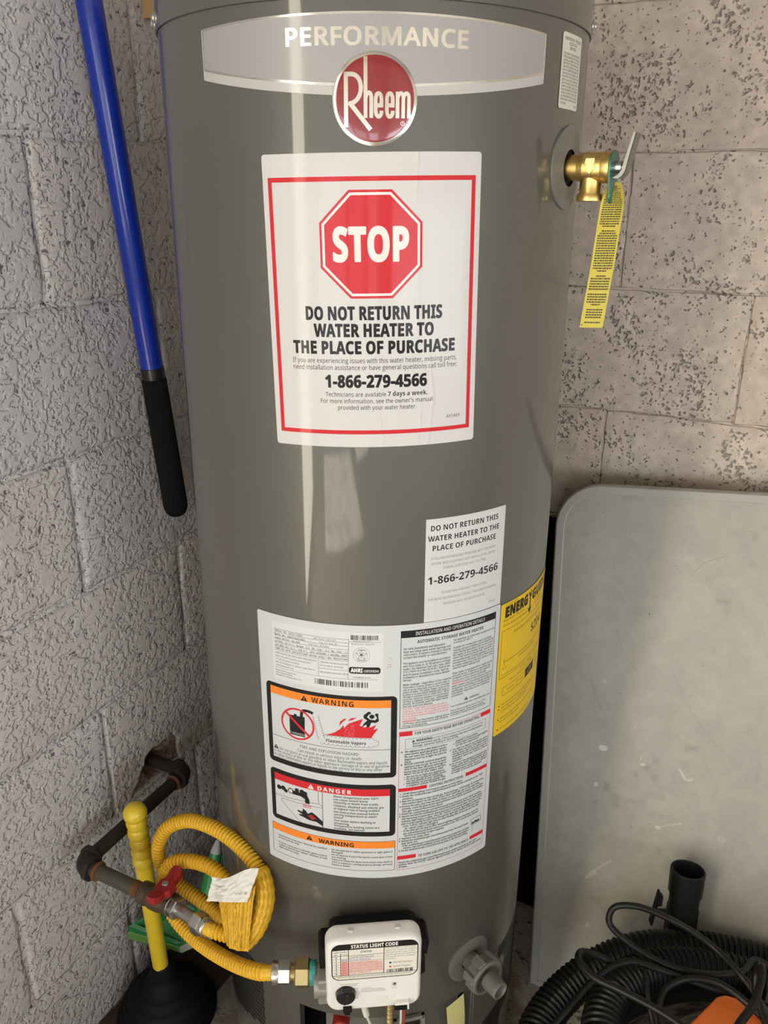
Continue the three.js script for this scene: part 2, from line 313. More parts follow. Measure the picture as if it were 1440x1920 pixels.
// ---------------------------------------------------------------- print for the stickers
class Print {                                    // a canvas measured in millimetres
  constructor(w, h, ppm, bg = '#ffffff') { this.w = w; this.h = h; this.c = document.createElement('canvas'); this.c.width = Math.round(w * ppm); this.c.height = Math.round(h * ppm); this.x = this.c.getContext('2d'); this.k = ppm; this.x.scale(ppm, ppm); this.rect(0, 0, w, h, bg); }
  rect(x, y, w, h, c) { this.x.fillStyle = c; this.x.fillRect(x, y, w, h); }
  line(c, lw, ...p) { const x = this.x; x.strokeStyle = c; x.lineWidth = lw; x.beginPath(); p.forEach(([a, b], i) => i ? x.lineTo(a, b) : x.moveTo(a, b)); x.stroke(); }
  poly(c, ...p) { const x = this.x; x.fillStyle = c; x.beginPath(); p.forEach(([a, b], i) => i ? x.lineTo(a, b) : x.moveTo(a, b)); x.closePath(); x.fill(); }
  circ(cx, cy, r, c) { const x = this.x; x.fillStyle = c; x.beginPath(); x.arc(cx, cy, r, 0, 7); x.fill(); }
  ring(cx, cy, r, lw, c) { const x = this.x; x.strokeStyle = c; x.lineWidth = lw; x.beginPath(); x.arc(cx, cy, r, 0, 7); x.stroke(); }
  rr(x0, y0, w, h, r, fill, stroke, lw) { const x = this.x; x.beginPath(); x.roundRect(x0, y0, w, h, r); if (fill) { x.fillStyle = fill; x.fill(); } if (stroke) { x.strokeStyle = stroke; x.lineWidth = lw; x.stroke(); } }
  // text with a given cap height, base line at y, fitted to `fit` mm wide when given; align l, c or r
  text(str, x, y, cap, { fit, align = 'l', font = 'sans-serif', bold = false, color = '#1b1a1c', italic = false, track = 0, heavy = 0, max = this.limit && align === 'l' ? this.limit(x, y) : 1e3 } = {}) {
    const q = this.x, px = 100; q.save(); q.font = (italic ? 'italic ' : '') + (bold ? 'bold ' : '') + px + 'px ' + font;
    if (track && 'letterSpacing' in q) q.letterSpacing = track * px + 'px';
    const w = q.measureText(str).width, sy = cap / (px * 0.714), sx = fit ? fit / w : Math.min(sy * 0.9, max / w);
    const ww = w * sx; q.translate(align === 'c' ? x - ww / 2 : align === 'r' ? x - ww : x, y); q.scale(sx, sy); q.fillStyle = color; q.textBaseline = 'alphabetic';
    q.fillText(str, 0, 0);
    if (heavy) { q.strokeStyle = color; q.lineWidth = heavy * px; q.lineJoin = 'round'; q.strokeText(str, 0, 0); }
    q.restore(); return ww;
  }
  block(lines, x, y, cap, lead, o = {}) { lines.forEach((l, i) => { if (l) { const lo = typeof l === 'string' ? [l, {}] : l; this.text(lo[0], x, y + i * lead, cap, { ...o, ...lo[1] }); } }); }
  tri(cx, base, h, c, inner) { this.poly(c, [cx - h * 0.58, base], [cx + h * 0.58, base], [cx, base - h]); this.rect(cx - h * 0.055, base - h * 0.66, h * 0.11, h * 0.36, inner); this.circ(cx, base - h * 0.15, h * 0.07, inner); }
  bars(x, y, w, h, seed, n) { const R = rng(seed); let p = 0; const W2 = []; let tot = 0; for (let i = 0; i < n * 2; i++) { const v = 0.6 + Math.floor(R() * 3) * 0.7; W2.push(v); tot += v; } for (let i = 0; i < n * 2; i++) { const v = W2[i] / tot * w; if (i % 2 === 0) this.rect(x + p, y, v, h, '#2a2a2c'); p += v; } }
  tex(srgb = true) { const t = new THREE.CanvasTexture(this.c); t.anisotropy = 8; if (srgb) t.colorSpace = THREE.SRGBColorSpace; return t; }
}
const INK = '#1d1c1e', RED = '#cc2630', WHITE = '#d0d0d1';

// ---------------------------------------------------------------- water heater
const RT = 0.235;
const heater = thing('water_heater', 'tall grey gas water heater standing in the corner, covered in warning labels', 'water heater');
const onTank = (arc, y, off = 0) => { const a = arc / RT; return V(Math.sin(a) * (RT + off), y, Math.cos(a) * (RT + off)); };
const tankPatch = (a0, a1, y0, y1, na, ny, r) => gridGeo(na, ny, (u, v) => { const a = a0 + (a1 - a0) * u; return V(Math.sin(a) * r, y0 + (y1 - y0) * v, Math.cos(a) * r); }, (u, v) => [(a0 + (a1 - a0) * u) * r, y0 + (y1 - y0) * v]);
function fixNormals(g, r) { const p = g.attributes.position, n = g.attributes.normal; for (let i = 0; i < p.count; i++) { const x = p.getX(i), z = p.getZ(i), l = Math.hypot(x, z) || 1; n.setXYZ(i, x / l, 0, z / l); } return g; }
const peel = (() => { const n = tileNoise(48, 91), m = tileNoise(110, 92); return metres(dataTex(256, (u, v) => { const h = 0.6 * n(u, v) + 0.4 * m(u, v); return [h, h, h]; }), 0.30); })();
M.tank = new THREE.MeshPhysicalMaterial({ color: new THREE.Color().setRGB(0.093, 0.089, 0.079), roughness: 0.42, clearcoat: 0.8, clearcoatRoughness: 0.05, bumpMap: peel, bumpScale: 0.00006 });
M.tankLight = mat([0.24, 0.235, 0.22], 0.45);
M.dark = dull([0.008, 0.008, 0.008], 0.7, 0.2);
M.black = dull([0.009, 0.009, 0.010], 0.5, 0.4);
const OPEN_Y = 0.266, OA0 = -0.1045 / RT, OA1 = 0.150 / RT;
{
  const top = fixNormals(tankPatch(-Math.PI, Math.PI, OPEN_Y, 1.484, 160, 8, RT)), low = fixNormals(tankPatch(OA1, OA0 + Math.PI * 2, 0.05, OPEN_Y, 130, 2, RT));
  const lip = [];
  for (const a of [OA0, OA1]) lip.push(gridGeo(1, 1, (u, v) => V(Math.sin(a) * (RT - 0.012 * u), 0.05 + (OPEN_Y - 0.05) * v, Math.cos(a) * (RT - 0.012 * u))));
  lip.push(gridGeo(24, 1, (u, v) => { const a = OA0 + (OA1 - OA0) * u, r = RT - 0.012 * v; return V(Math.sin(a) * r, OPEN_Y, Math.cos(a) * r); }));
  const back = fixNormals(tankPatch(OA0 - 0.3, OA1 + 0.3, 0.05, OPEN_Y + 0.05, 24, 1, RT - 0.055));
  M.tank.side = THREE.DoubleSide;
  obj('jacket', [top, low, ...lip], M.tank, heater);
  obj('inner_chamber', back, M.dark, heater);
  // seam of the jacket beside the opening
  obj('jacket_seam', [tankPatch(0.1525 / RT, 0.1545 / RT, 0.05, 0.29, 1, 1, RT + 0.0012), tankPatch(0.1575 / RT, 0.1595 / RT, 0.05, 0.29, 1, 1, RT + 0.0012)].map(g => fixNormals(g)), M.tankLight, heater);
  obj('foot_ring', turned(V(0, 0.0, 0), V(0, 0.06, 0), [[0, 0.20], [0, 0.222], [0.05, 0.222], [0.055, 0.20]], 64), M.black, heater);
  const cap = turned(V(0, 1.4815, 0), V(0, 1.60, 0), [[0.001, RT + 0.0003], [0, RT + 0.0014], [0.001, RT + 0.0022], [0.055, RT + 0.0022], [0.062, RT - 0.002], [0.066, RT - 0.012], [0.068, 0.12], [0.070, 0.0]], 128);
  obj('top_cap', cap, M.tank, heater);
  const sh = RT + 0.002;
  for (const [ang, y] of [[-78, 1.492], [-71, 1.4925], [76.5, 1.493], [180, 1.492]]) {
    const a = ang * Math.PI / 180, d = V(Math.sin(a), 0, Math.cos(a)), p = d.clone().multiplyScalar(sh).setY(y);
    obj('screw', [turned(p, p.clone().add(d), [[0, 0.0065], [0.001, 0.0065], [0.0012, 0.0045], [0.003, 0.0044], [0.0045, 0.003], [0.005, 0]], 16)], mat([0.62, 0.61, 0.58], 0.25, 1), heater);
  }
  // relief port plate
  const plate = (ang, y, r, hole, th) => {
    const a = ang * Math.PI / 180, d = V(Math.sin(a), 0, Math.cos(a));
    // bent gently toward the tank's curve
    const g = gridGeo(48, 6, (u, v) => { const q = u * Math.PI * 2, rr = hole + (r - hole) * v, x = Math.cos(q) * rr, h = Math.sin(q) * rr, ar = x / (RT + 0.004); const an = a + ar; const R2 = RT + th * (1 - 0.4 * v); return V(Math.sin(an) * R2, y + h, Math.cos(an) * R2); });
    const edge = gridGeo(48, 1, (u, v) => { const q = u * Math.PI * 2, rr = r, x = Math.cos(q) * rr, h = Math.sin(q) * rr, an = a + x / (RT + 0.004); const R2 = RT + th * 0.6 * (1 - v); return V(Math.sin(an) * R2, y + h, Math.cos(an) * R2); });
    const m = mat([0.175, 0.170, 0.155], 0.38); m.side = THREE.DoubleSide;
    const o = obj('escutcheon_plate', [g, edge], m, heater);
    obj('port_hole', turned(d.clone().multiplyScalar(RT + 0.0008).setY(y), d.clone().multiplyScalar(RT + 1).setY(y), [[0, 0], [0, hole], [0.0006, hole], [0.0007, 0]], 32), M.dark, heater);
    return o;
  };
  plate(58.5, 1.3525, 0.0405, 0.018, 0.0035);
  plate(35.3, 0.3265, 0.0360, 0.0145, 0.0035);
  // perforated vents of the lower jacket, too many and too small to pick apart
  const slots = [];
  const inside = (a, y, L) => { if (L) { if (a < -0.305 || a > -0.1725 || y > 0.287) return false; if (y > 0.265 && a > -0.187 + (0.287 - y) * 0.4) return false; if (a < -0.187) return y > 0.118 + (a + 0.305) * 0.36 + 0.006; return y > 0.07; }
    if (a < 0.186 || a > 0.312 || y > 0.290) return false; if (a < 0.24) return y < 0.15 + 0.02 && y > 0.07 || (a > 0.215 && y > 0.255 + (0.24 - a) * 0.6); return y > 0.135; };
  for (const L of [true, false]) for (let j = 0; j < 26; j++) for (let i = 0; i < 52; i++) {
    const y = 0.075 + j * 0.0088, a = (L ? -0.3035 : 0.1875) + (i + (j % 2) * 0.5) * 0.0027; if (!inside(a, y, L)) continue;
    const g = new THREE.PlaneGeometry(0.00155, 0.0068); g.rotateY(a / RT); const p = onTank(a, y, 0.0003); g.translate(p.x, p.y, p.z); slots.push(g);
  }
  const vs = obj('vent_slots', slots, M.dark, heater, 'rows of narrow slots low on the jacket'); vs.userData.kind = 'stuff';
}
// sticker: a thin sheet bent to the tank; arcs and heights in metres
function sticker(name, a0, a1, y0, y1, { corner = 0.003, off = 0.0005, rot = 0, material, label, top, bottom, nu = 48, nv = 40 } = {}) {
  const w = a1 - a0, h = y1 - y0, cx = (a0 + a1) / 2, cy = (y0 + y1) / 2, vs = [];
  const ends = 6; for (let k = 0; k <= ends; k++) vs.push(corner / h * (1 - Math.cos(k / ends * Math.PI / 2)));
  for (let k = 1; k < nv; k++) vs.push(corner / h + (1 - 2 * corner / h) * k / nv); for (let k = ends; k >= 0; k--) vs.push(1 - corner / h * (1 - Math.cos(k / ends * Math.PI / 2)));
  const inset = (v) => { const d = Math.min(v, 1 - v) * h; return d >= corner ? 0 : corner - Math.sqrt(Math.max(0, corner * corner - (corner - d) ** 2)); };
  const xy = (u, j) => { const v = vs[j], i = inset(v), a = a0 + i + (w - 2 * i) * u; let y = y0 + h * v; if (top) { const f = (a - cx) / (w / 2); const yb = bottom(f), yt = top(f); y = yb + (yt - yb) * v; } return [a, y]; };
  const cr = Math.cos(rot), sr = Math.sin(rot), nvv = vs.length - 1;
  const g = gridGeo(nu, nvv, (u, v) => { const [a, y] = xy(u, Math.round(v * nvv)); const da = a - cx, dy = y - cy; return onTank(cx + da * cr - dy * sr, cy + da * sr + dy * cr, off); }, (u, v) => { const [a, y] = xy(u, Math.round(v * nvv)); return [(a - a0) / w, (y - y0) / h]; });
  return obj(name, g, material, heater, label);
}
const gloss = (map, extra = {}) => new THREE.MeshPhysicalMaterial({ map, roughness: 0.55, specularIntensity: 0.5, clearcoat: 0.22, clearcoatRoughness: 0.08, side: THREE.DoubleSide, ...extra });

// --- STOP sticker
{
  const w = 212, h = 277, P = new Print(w, h, 5, '#d1d0d0');
  P.x.strokeStyle = RED; P.x.lineWidth = 4.1; P.x.strokeRect(7.7, 22.2, 196.6, 239.2);
  const oct = (r, c) => { const p = []; for (let k = 0; k < 8; k++) { const a = Math.PI / 8 + k * Math.PI / 4; p.push([104.6 + Math.cos(a) * r, 80.3 + Math.sin(a) * r]); } P.poly(c, ...p); };
  oct(52.6, RED); oct(50.2, '#ebe8e4'); oct(47.6, RED);
  P.text('STOP', 104.4, 94.4, 29.6, { fit: 73.6, align: 'c', bold: true, color: '#e4e2df', heavy: 0.05 });
  const big = { align: 'c', bold: true, heavy: 0.05, color: '#121113' };
  P.text('DO NOT RETURN THIS', 106, 149.0, 12.2, { fit: 136, ...big });
  P.text('WATER HEATER TO', 106.2, 165.2, 12.0, { fit: 119, ...big });
  P.text('THE PLACE OF PURCHASE', 106.2, 181.8, 12.0, { fit: 164, ...big });
  P.text('If you are experiencing issues with this water heater, missing parts,', 106.6, 191.0, 4.6, { fit: 167.6, align: 'c', color: '#1f1e22' });
  P.text('need installation assistance or have general questions call toll free:', 106.8, 197.8, 4.6, { fit: 168, align: 'c', color: '#1f1e22' });
  P.text('1-866-279-4566', 107.3, 215.2, 12.0, { fit: 103, ...big });
  const wA = P.text('Technicians are available ', 56.2, 224.6, 4.5, { fit: 62.5, color: '#1f1e22' });
  P.text('7 days a week.', 56.2 + wA, 224.4, 4.5, { fit: 41, bold: true, color: '#2a2a2d' });
  P.text("For more information, see the owner's manual", 107.8, 231.4, 4.5, { fit: 114.8, align: 'c', color: '#1f1e22' });
  P.text('provided with your water heater.', 108, 238.0, 4.5, { fit: 80, align: 'c', color: '#1f1e22' });
  P.text('AX5489', 179.7, 250.4, 3.4, { fit: 15.4, color: '#4a494d' });
  // creases in the film
  const B = new Print(w, h, 2, '#404040'), cr = (x0, y0, x1, y1, lw, c) => { for (let k = 4; k >= 1; k--) { B.x.globalAlpha = 0.3; B.x.lineCap = 'round'; B.line(c, lw * k / 2, [x0, y0], [(x0 + x1) / 2 + (k % 2 ? 0.6 : -0.2), (y0 + y1) / 2], [x1, y1]); } B.x.globalAlpha = 1; };
  cr(106, 160, 108, 232, 1.4, '#b0b0b0'); cr(108, 232, 114, 276, 2.0, '#d0d0d0'); cr(160, 165, 163, 205, 1.2, '#a0a0a0'); cr(163, 205, 166, 235, 1.8, '#c0c0c0'); cr(164, 235, 160, 275, 1.6, '#b0b0b0'); cr(153, 235, 150, 275, 1.4, '#a0a0a0'); cr(149, 0, 147, 44, 1.6, '#b8b8b8'); cr(57, 24, 57.5, 46, 1.3, '#a8a8a8'); cr(64, 156, 63, 185, 1.0, '#909090'); cr(76, 22, 78, 38, 0.9, '#808080'); cr(70, 3, 70, 9, 0.9, '#808080');
  sticker('stop_sticker', -0.106, 0.106, 1.0838, 1.3608, { corner: 0.003, rot: 0.020, material: gloss(P.tex(), { bumpMap: B.tex(false), bumpScale: 0.0011 }), label: 'white sticker with a red stop octagon' });
}
// --- second do-not-return sticker
{
  const w = 104, h = 125, P = new Print(w, h, 7, WHITE), o = { font: 'sans-serif', bold: true, color: '#1a191b' }, g = { color: '#77767a' };
  P.text('DO NOT RETURN THIS', 49, 14.2, 6.2, { fit: 88, align: 'c', ...o }); P.text('WATER HEATER TO THE', 49, 26.3, 6.2, { fit: 92.5, align: 'c', ...o }); P.text('PLACE OF PURCHASE', 49.2, 37.8, 6.2, { fit: 83.4, align: 'c', ...o });
  P.text('IF YOU ARE EXPERIENCING PROBLEMS WITH THIS WATER', 48.7, 48.6, 2.9, { fit: 84.5, align: 'c', ...g }); P.text('HEATER, NEED ASSISTANCE WITH INSTALLATION, OR FOR', 48.9, 54.9, 2.9, { fit: 84, align: 'c', ...g }); P.text('GENERAL QUESTIONS CALL TOLL FREE', 49, 61, 2.9, { fit: 56.3, align: 'c', ...g });
  P.text('1-866-279-4566', 49.8, 78.3, 9.2, { fit: 93.6, align: 'c', ...o });
  P.text('TECHNICIANS AVAILABLE 7 DAYS A WEEK', 50, 91.4, 2.7, { fit: 60.4, align: 'c', ...g }); P.text("FOR MORE INFORMATION, CONSULT THE OWNER'S MANUAL", 49.9, 98.6, 2.7, { fit: 91, align: 'c', ...g }); P.text('PROVIDED WITH THE WATER HEATER', 50.2, 105.9, 2.7, { fit: 55.2, align: 'c', ...g });
  P.text('AP20729-1', 84.8, 118.0, 2.2, { fit: 11.7, ...g });
  sticker('phone_sticker', 0.0575, 0.1615, 0.8775, 1.0015, { corner: 0.0004, off: 0.0005, rot: 0.005, material: gloss(P.tex(), { clearcoat: 0.15 }), label: 'plain white sticker with a phone number' });
}
// --- large instruction label
{
  const w = 305, h = 361.5, P = new Print(w, h, 5.4, '#c9cdd0');
  // widths of the label's columns
  P.limit = (x, y) => y < 86 && x < 170 ? (x < 30 ? (y < 47 ? 90 : 54) : x < 79 ? 114 - x : x < 115 ? 114 - x : 152 - x) : x < 30 ? (y > 300 ? 69 : 148) : x < 94 ? 77 : x < 171 ? 68 : x < 178 && y < 140 ? 57 : y < 140 ? 296 - x : y < 170 && x < 236 ? 296 - x : y < 224 ? (x < 236 ? 234 - x : 296.5 - x) : 296 - x;
  const I = { color: '#141316' }, S = { color: '#2a292d' };
  // rating plate
  P.rr(20.5, 9, 133.5, 76.5, 1.5, '#d4d6d7');
  const L = (x0, y0, x1, y1) => P.line('#57565a', 0.35, [x0, y0], [x1, y1]);
  L(23.6, 18.2, 115.3, 18.2); L(23.6, 22.6, 115.3, 22.6); L(23.6, 26.8, 115.3, 26.8); L(23.6, 31.4, 115.3, 31.4); L(23.6, 36.4, 115, 36.4); L(23.6, 41.2, 115, 41.2); L(23.6, 46.6, 114.8, 46.6); L(23.4, 69.6, 147.5, 69.6); L(115.2, 17, 114, 69.6); L(79.6, 46.6, 79.3, 69.6); L(80, 58.6, 114.2, 58.6); L(115.2, 20.8, 152, 20.8);
  P.block(['SERIAL NO. A372115884', 'Model No. XG40T06EC36U1', 'Input BTU/H  36,000', 'Gas PRESS. (IN. W.C.) - Maximum - 4.5   Min. Inlet - 10.5  Max. Inlet - 5.5', 'CSA ANSI Z21.10.1 - CSA 4.1  2019 CATEGORY I NATURAL DRAFT', 'COMPLIES WITH JURISDICTIONS HAVING 40ng/J NOx REGULATIONS'], 24.2, 21.7, 2.3, 4.7, { font: 'monospace', color: '#3a393f', heavy: 0.03 });
  P.text('MFG. DATE 14SEP2021', 74, 21.8, 2.1, { color: '#55545a' }); P.text('Cap. U.S. Gals. 40', 81, 26.2, 2.1, { color: '#55545a' }); P.text('TYPE GAS - NATURAL', 68, 30.8, 2.1, { color: '#55545a' });
  P.block(['ORDER LICENSED FOR SINGLE FAMILY DWELLINGS ONLY', 'Note: This water heater is manufactured...', '1" from the jacket to ceiling', 'May be installed on or above a closet door or', 'combustible flooring.'], 24, 51, 2.0, 4.1, S);
  P.block(['Rheem Sales Company, Inc.', 'Water Heating Division', 'Montgomery, Alabama USA U.S.A.'], 23.5, 74, 1.8, 3.2, S);
  P.block(['CERTIFIED FOR INSTALLATIONS', 'UP TO 9700 FT. ALTITUDE', '', 'MAX WORKING PRESSURE: 150 PSI'], 81, 51.5, 1.9, 4.3, S);
  P.bars(117.5, 12.2, 31.5, 6, 3, 26); P.text('4004E 62C54 -07 /A19-5', 120, 20.4, 1.5, S); P.text('Recovery G.P.H. - Rating 38.8', 118, 24.0, 1.6, S);
  P.ring(129.4, 37.2, 9.4, 0.35, '#8a898d'); P.ring(129.4, 37.2, 6.6, 0.3, '#8a898d');
  { const p = []; for (let k = 0; k < 10; k++) { const a = -Math.PI / 2 + k * Math.PI / 5, r = k % 2 ? 2.8 : 6.8; p.push([129.4 + Math.cos(a) * r, 37.2 + Math.sin(a) * r]); } P.line('#7a797d', 0.45, ...p, p[0]); }
  P.text('DESIGN', 129.4, 31.8, 1.9, { align: 'c', ...S }); P.text('CERTIFIED', 129.4, 45.6, 1.9, { align: 'c', ...S }); P.rect(127.8, 35.4, 3.2, 3.4, '#6a696d');
  P.rr(115, 53.2, 36, 8.6, 3, '#1c1b1d'); P.text('AHRI', 117.2, 60, 5, { bold: true, color: '#f0f0ee', fit: 13.5, heavy: 0.05 }); P.text('CERTIFIED®', 131.8, 59.8, 3, { bold: true, color: '#e2e2e0', fit: 17.5 });
  P.text('ASSEMBLED IN USA', 120, 67.8, 1.8, S); P.bars(74.5, 73.2, 63, 7.2, 8, 34);
  // flammable vapours panel
  const panel = (x, y, ww, hh, ix, iy, iw, ih) => { P.rr(x, y, ww, hh, 6, '#1a191b'); P.rect(ix, iy, iw, ih, '#c9cdd0'); };
  panel(8.3, 92.2, 162.4, 114.4, 14.4, 97.4, 149.2, 102); P.rect(14.4, 97.4, 149.2, 10.4, '#f0872f');
  P.tri(60.3, 107.2, 7.6, INK, '#f0872f'); P.text('WARNING', 69.4, 106.9, 7.2, { fit: 52.4, bold: true, track: 0.1 });
  { const x = P.x; P.poly(INK, [40, 131], [60.3, 130], [60, 158.5], [40, 158.5]); P.poly(INK, [46, 131], [46, 128.6], [50, 128.4], [50, 131]); P.text('FLAMMABLES', 50, 157.2, 3, { align: 'c', fit: 19.5, color: '#c9cdd0' });
    x.strokeStyle = INK; x.lineWidth = 3.8; x.lineCap = 'butt'; x.beginPath(); x.moveTo(56.2, 131); x.bezierCurveTo(56, 124, 57, 121, 61, 120.6); x.bezierCurveTo(66, 120.2, 68, 121, 71, 122.4); x.stroke();
    P.ring(50.4, 142, 20.9, 2.4, RED); P.line(RED, 3.0, [34.6, 128], [66.2, 156]);
    const cloud = (pts) => { x.strokeStyle = '#6a696d'; x.lineWidth = 0.5; for (let i = 0; i < pts.length; i++) { const [a, b, r, s0, s1] = pts[i]; x.beginPath(); x.arc(a, b, r, s0, s1); x.stroke(); } };
    const cl = []; for (let k = 0; k < 9; k++) { cl.push([76.4 + k * 0.85, 125.5 + k * 3.4, 1.9, -1.2, 1.6]); cl.push([72.4 + k * 0.75, 127.5 + k * 3.5, 1.9, 2.0, 4.4]); } for (let k = 0; k < 12; k++) { cl.push([86 + k * 5, 151.6, 2.5, Math.PI, 0]); cl.push([82 + k * 5.3, 160.4, 2.6, 0, Math.PI]); } cl.push([145, 156.6, 4.4, -1.9, 2]); cloud(cl);
    P.poly(RED, [85.6, 149], [93, 146.4], [97, 144.2], [104, 138.5], [108, 132.5], [108.5, 137], [114, 130], [122, 126.4], [131, 122.5], [127, 132], [133, 134.5], [139, 130.6], [138.6, 134.6], [146.6, 130.6], [143, 137.5], [149, 135.6], [145.4, 141], [140.6, 149]);
    P.poly(RED, [103, 134.5], [104, 128], [108.6, 124], [112, 123.6], [107.5, 128]); P.poly(RED, [113, 126.6], [117, 122.2], [123.4, 121.2], [119, 124.6]);
    x.fillStyle = INK; P.circ(141.4, 119.4, 2.9, INK); P.poly(INK, [135.6, 120], [139, 123.4], [145, 124.4], [147.4, 121.6], [146.4, 118.6], [148.6, 117.6], [149.4, 125.6], [146, 128], [140.6, 127.4], [139.4, 131.4], [136.4, 135], [134.6, 130.2], [129, 134.6], [132.4, 128.4], [136, 124.6], [131.8, 121.4], [131.6, 117.8], [136, 113.6], [138.6, 115]); P.circ(147, 117, 2, INK); P.circ(138.2, 114.4, 1.9, INK); }
  P.text('Flammable Vapors', 86.2, 158.8, 4.2, { fit: 48.4, bold: true });
  P.line('#3a393d', 0.6, [14.4, 167], [163.6, 166]);
  P.text('FIRE AND EXPLOSION HAZARD', 89.2, 175, 4.2, { fit: 73, align: 'c' }); P.text('Can result in serious injury or death', 89.2, 181.2, 4.2, { fit: 80, align: 'c' });
  P.tri(19, 186.6, 6.2, INK, '#c9cdd0');
  P.text('Do not store or use gasoline or other flammable vapors and liquids', 23.8, 186.6, 3.9, { fit: 136.4, ...I }); P.text('in the vicinity of this or any other appliance. Storage of or use of gasoline', 15, 191.6, 3.9, { fit: 147.2, ...I }); P.text('or other flammable vapors or liquids in the vicinity of this or any other', 14.8, 196.6, 3.9, { fit: 139.4, ...I }); P.text('appliance can result in serious injury or death.', 14.5, 201, 3.4, { fit: 93, ...I });
  // scald panel
  panel(8.4, 217, 162.2, 78.2, 14.4, 223.6, 149, 64.6); P.rect(14.4, 223.6, 149, 10.2, RED);
  P.tri(65.6, 232.6, 7.2, '#e8e8e6', RED); P.text('DANGER', 73.6, 232.2, 5.8, { fit: 44.2, bold: true, color: '#ecebe9', track: 0.12 });
  P.line('#3a393d', 0.7, [80.4, 233.8], [80.4, 288]); P.line('#3a393d', 0.5, [75, 233.8], [75, 253], [14.4, 257]); P.line('#3a393d', 0.5, [75, 253], [80.4, 256]); P.line('#3a393d', 0.5, [50, 288], [24, 264], [23.4, 261], [26, 259.8], [80.4, 258.6]);
  P.circ(20.6, 244.4, 3.4, INK); P.circ(26.8, 243.6, 3.4, INK); P.circ(30.4, 246.4, 2.8, INK); P.ring(37.8, 244, 3.6, 1.1, INK); P.rect(40, 242.4, 14, 5.4, INK); P.circ(46.4, 240.4, 3, INK); P.circ(53.4, 240.4, 3.2, INK); P.circ(57.6, 242, 3, INK); P.poly(INK, [53, 243], [60, 243.6], [63.2, 250], [63.4, 256.6], [57.6, 256.6], [57, 250.6], [52, 248]);
  P.text('HOT', 54, 263.4, 5, { fit: 11.6, color: RED, font: 'serif', bold: true });
  P.poly(INK, [46.4, 270], [53, 271], [54, 266], [58, 268], [60.4, 272], [66, 268], [72, 272], [80, 279], [80, 286.4], [72, 281.6], [62, 281.4], [56, 279.4], [48.6, 277.6], [48.4, 275.6], [54, 275.4], [46.2, 272]); P.poly('#a03030', [60, 275], [66, 272], [72, 277], [66, 280]);
  P.block(['Water temperature over 125°F', 'can cause severe burns', 'instantly or death from scalds.'], 94.4, 238.8, 3.0, 4.4, { bold: true }); P.block(['Children, disabled and elderly are', 'at highest risk of being scalded.'], 94.4, 252.6, 3.0, 4.4, { bold: true }); P.block(['See instruction manual before', 'setting temperature at water', 'heater.'], 94.4, 262.0, 3.0, 4.3, { bold: true }); P.block(['Feel water before bathing or', 'showering.'], 94.4, 275.2, 3.0, 4.2, { bold: true }); P.block(['Temperature limiting valves are', 'available, see manual.'], 94.4, 283.2, 2.9, 4.1, { bold: true });
  // service warning
  P.x.strokeStyle = '#3a393d'; P.x.lineWidth = 0.6; P.x.strokeRect(7.4, 303.4, 163.2, 46.4); P.rect(7.7, 303.7, 162.6, 10.6, '#f0872f');
  P.tri(61.6, 312.8, 7.6, INK, '#f0872f'); P.text('WARNING', 73.9, 312.9, 6.2, { fit: 46, bold: true, heavy: 0.02 });
  P.block(['Sealed burner access door - Removed by a qualified', 'service person only.', '', 'If burner access door is removed, gasket must be', 'replaced and all four tamper resistant screws', 'tightened securely.'], 15.8, 322.2, 2.6, 3.9, { bold: true }); P.block(['Do not operate if rubber grommet or sight glass is', 'damaged.', 'Do not operate if any of the burner access door screws', 'are missing.', 'Failure to follow the above instructions may result in', 'a fire or explosion, causing property damage, personal', 'injury or death.'], 90.6, 321.4, 2.6, 4.0, { bold: true });
  for (const y of [320, 332.4]) P.circ(13.6, y, 0.4, INK); for (const y of [320.2, 328.2, 336.2]) P.circ(88, y, 0.4, INK);
  // installation panel
  P.x.strokeStyle = '#3b3a40'; P.x.lineWidth = 0.7; P.x.strokeRect(174, 8.2, 123.4, 129); P.rect(173.6, 7.8, 124.2, 9.0, '#1d1c20');
  P.text('INSTALLATION AND OPERATION DETAILS', 235.4, 14.6, 4.6, { fit: 90, align: 'c', color: '#e8e8e8' }); P.text('AUTOMATIC STORAGE WATER HEATER', 235.6, 25, 4.0, { fit: 86, align: 'c', bold: true });
  const t = { color: '#1c1b1f', heavy: 0.03 };
  P.text('For Safe Installation and Operation -', 176.8, 32.4, 2.7, { fit: 51, bold: true, italic: true }); P.block(['Read and follow water heater warnings and', 'instructions. If owner\'s manual is missing', 'contact the retailer or manufacturer.', '', 'This appliance must be installed in accordance', 'with local codes or, in the absence of local', 'codes, the National Fuel Gas Code, ANSI', 'Z223.1/NFPA 54 or the CSA B149.1, Natural Gas', 'and Propane Installation Code. Not for', 'installation in Manufactured Home (Mobile', 'Home).'], 176.8, 36.2, 2.55, 3.75, t);
  P.text('Water Leakage -', 177, 79.6, 2.7, { bold: true, fit: 21 }); P.text('Regardless of the material', 199.5, 79.6, 2.5, t); P.block(['from which a water heater is constructed, it', 'will at some time leak, due to the corrosive', 'action of water. This water heater must not be', 'located in an area where leakage will result in', 'damage to adjacent area or lower floors. When', 'such area cannot be avoided, it is recommend-', 'ed that a suitable catch pan, adequately', 'drained, be installed under the water heater.', 'See Use and Care Manual.'], 177, 83.2, 2.5, 3.2, t);
  P.text('CAUTION - Hotter water increases the risk of', 177, 112.4, 2.6, { color: '#d2424a', bold: false, fit: 54 }); P.block(['scald injury. Refer to Scald Danger Information', 'on this water heater. See Use and Care Manual', 'for instructions before changing the tempera-', 'ture setting.'], 177, 115.8, 2.5, 3.3, { color: '#d2424a' });
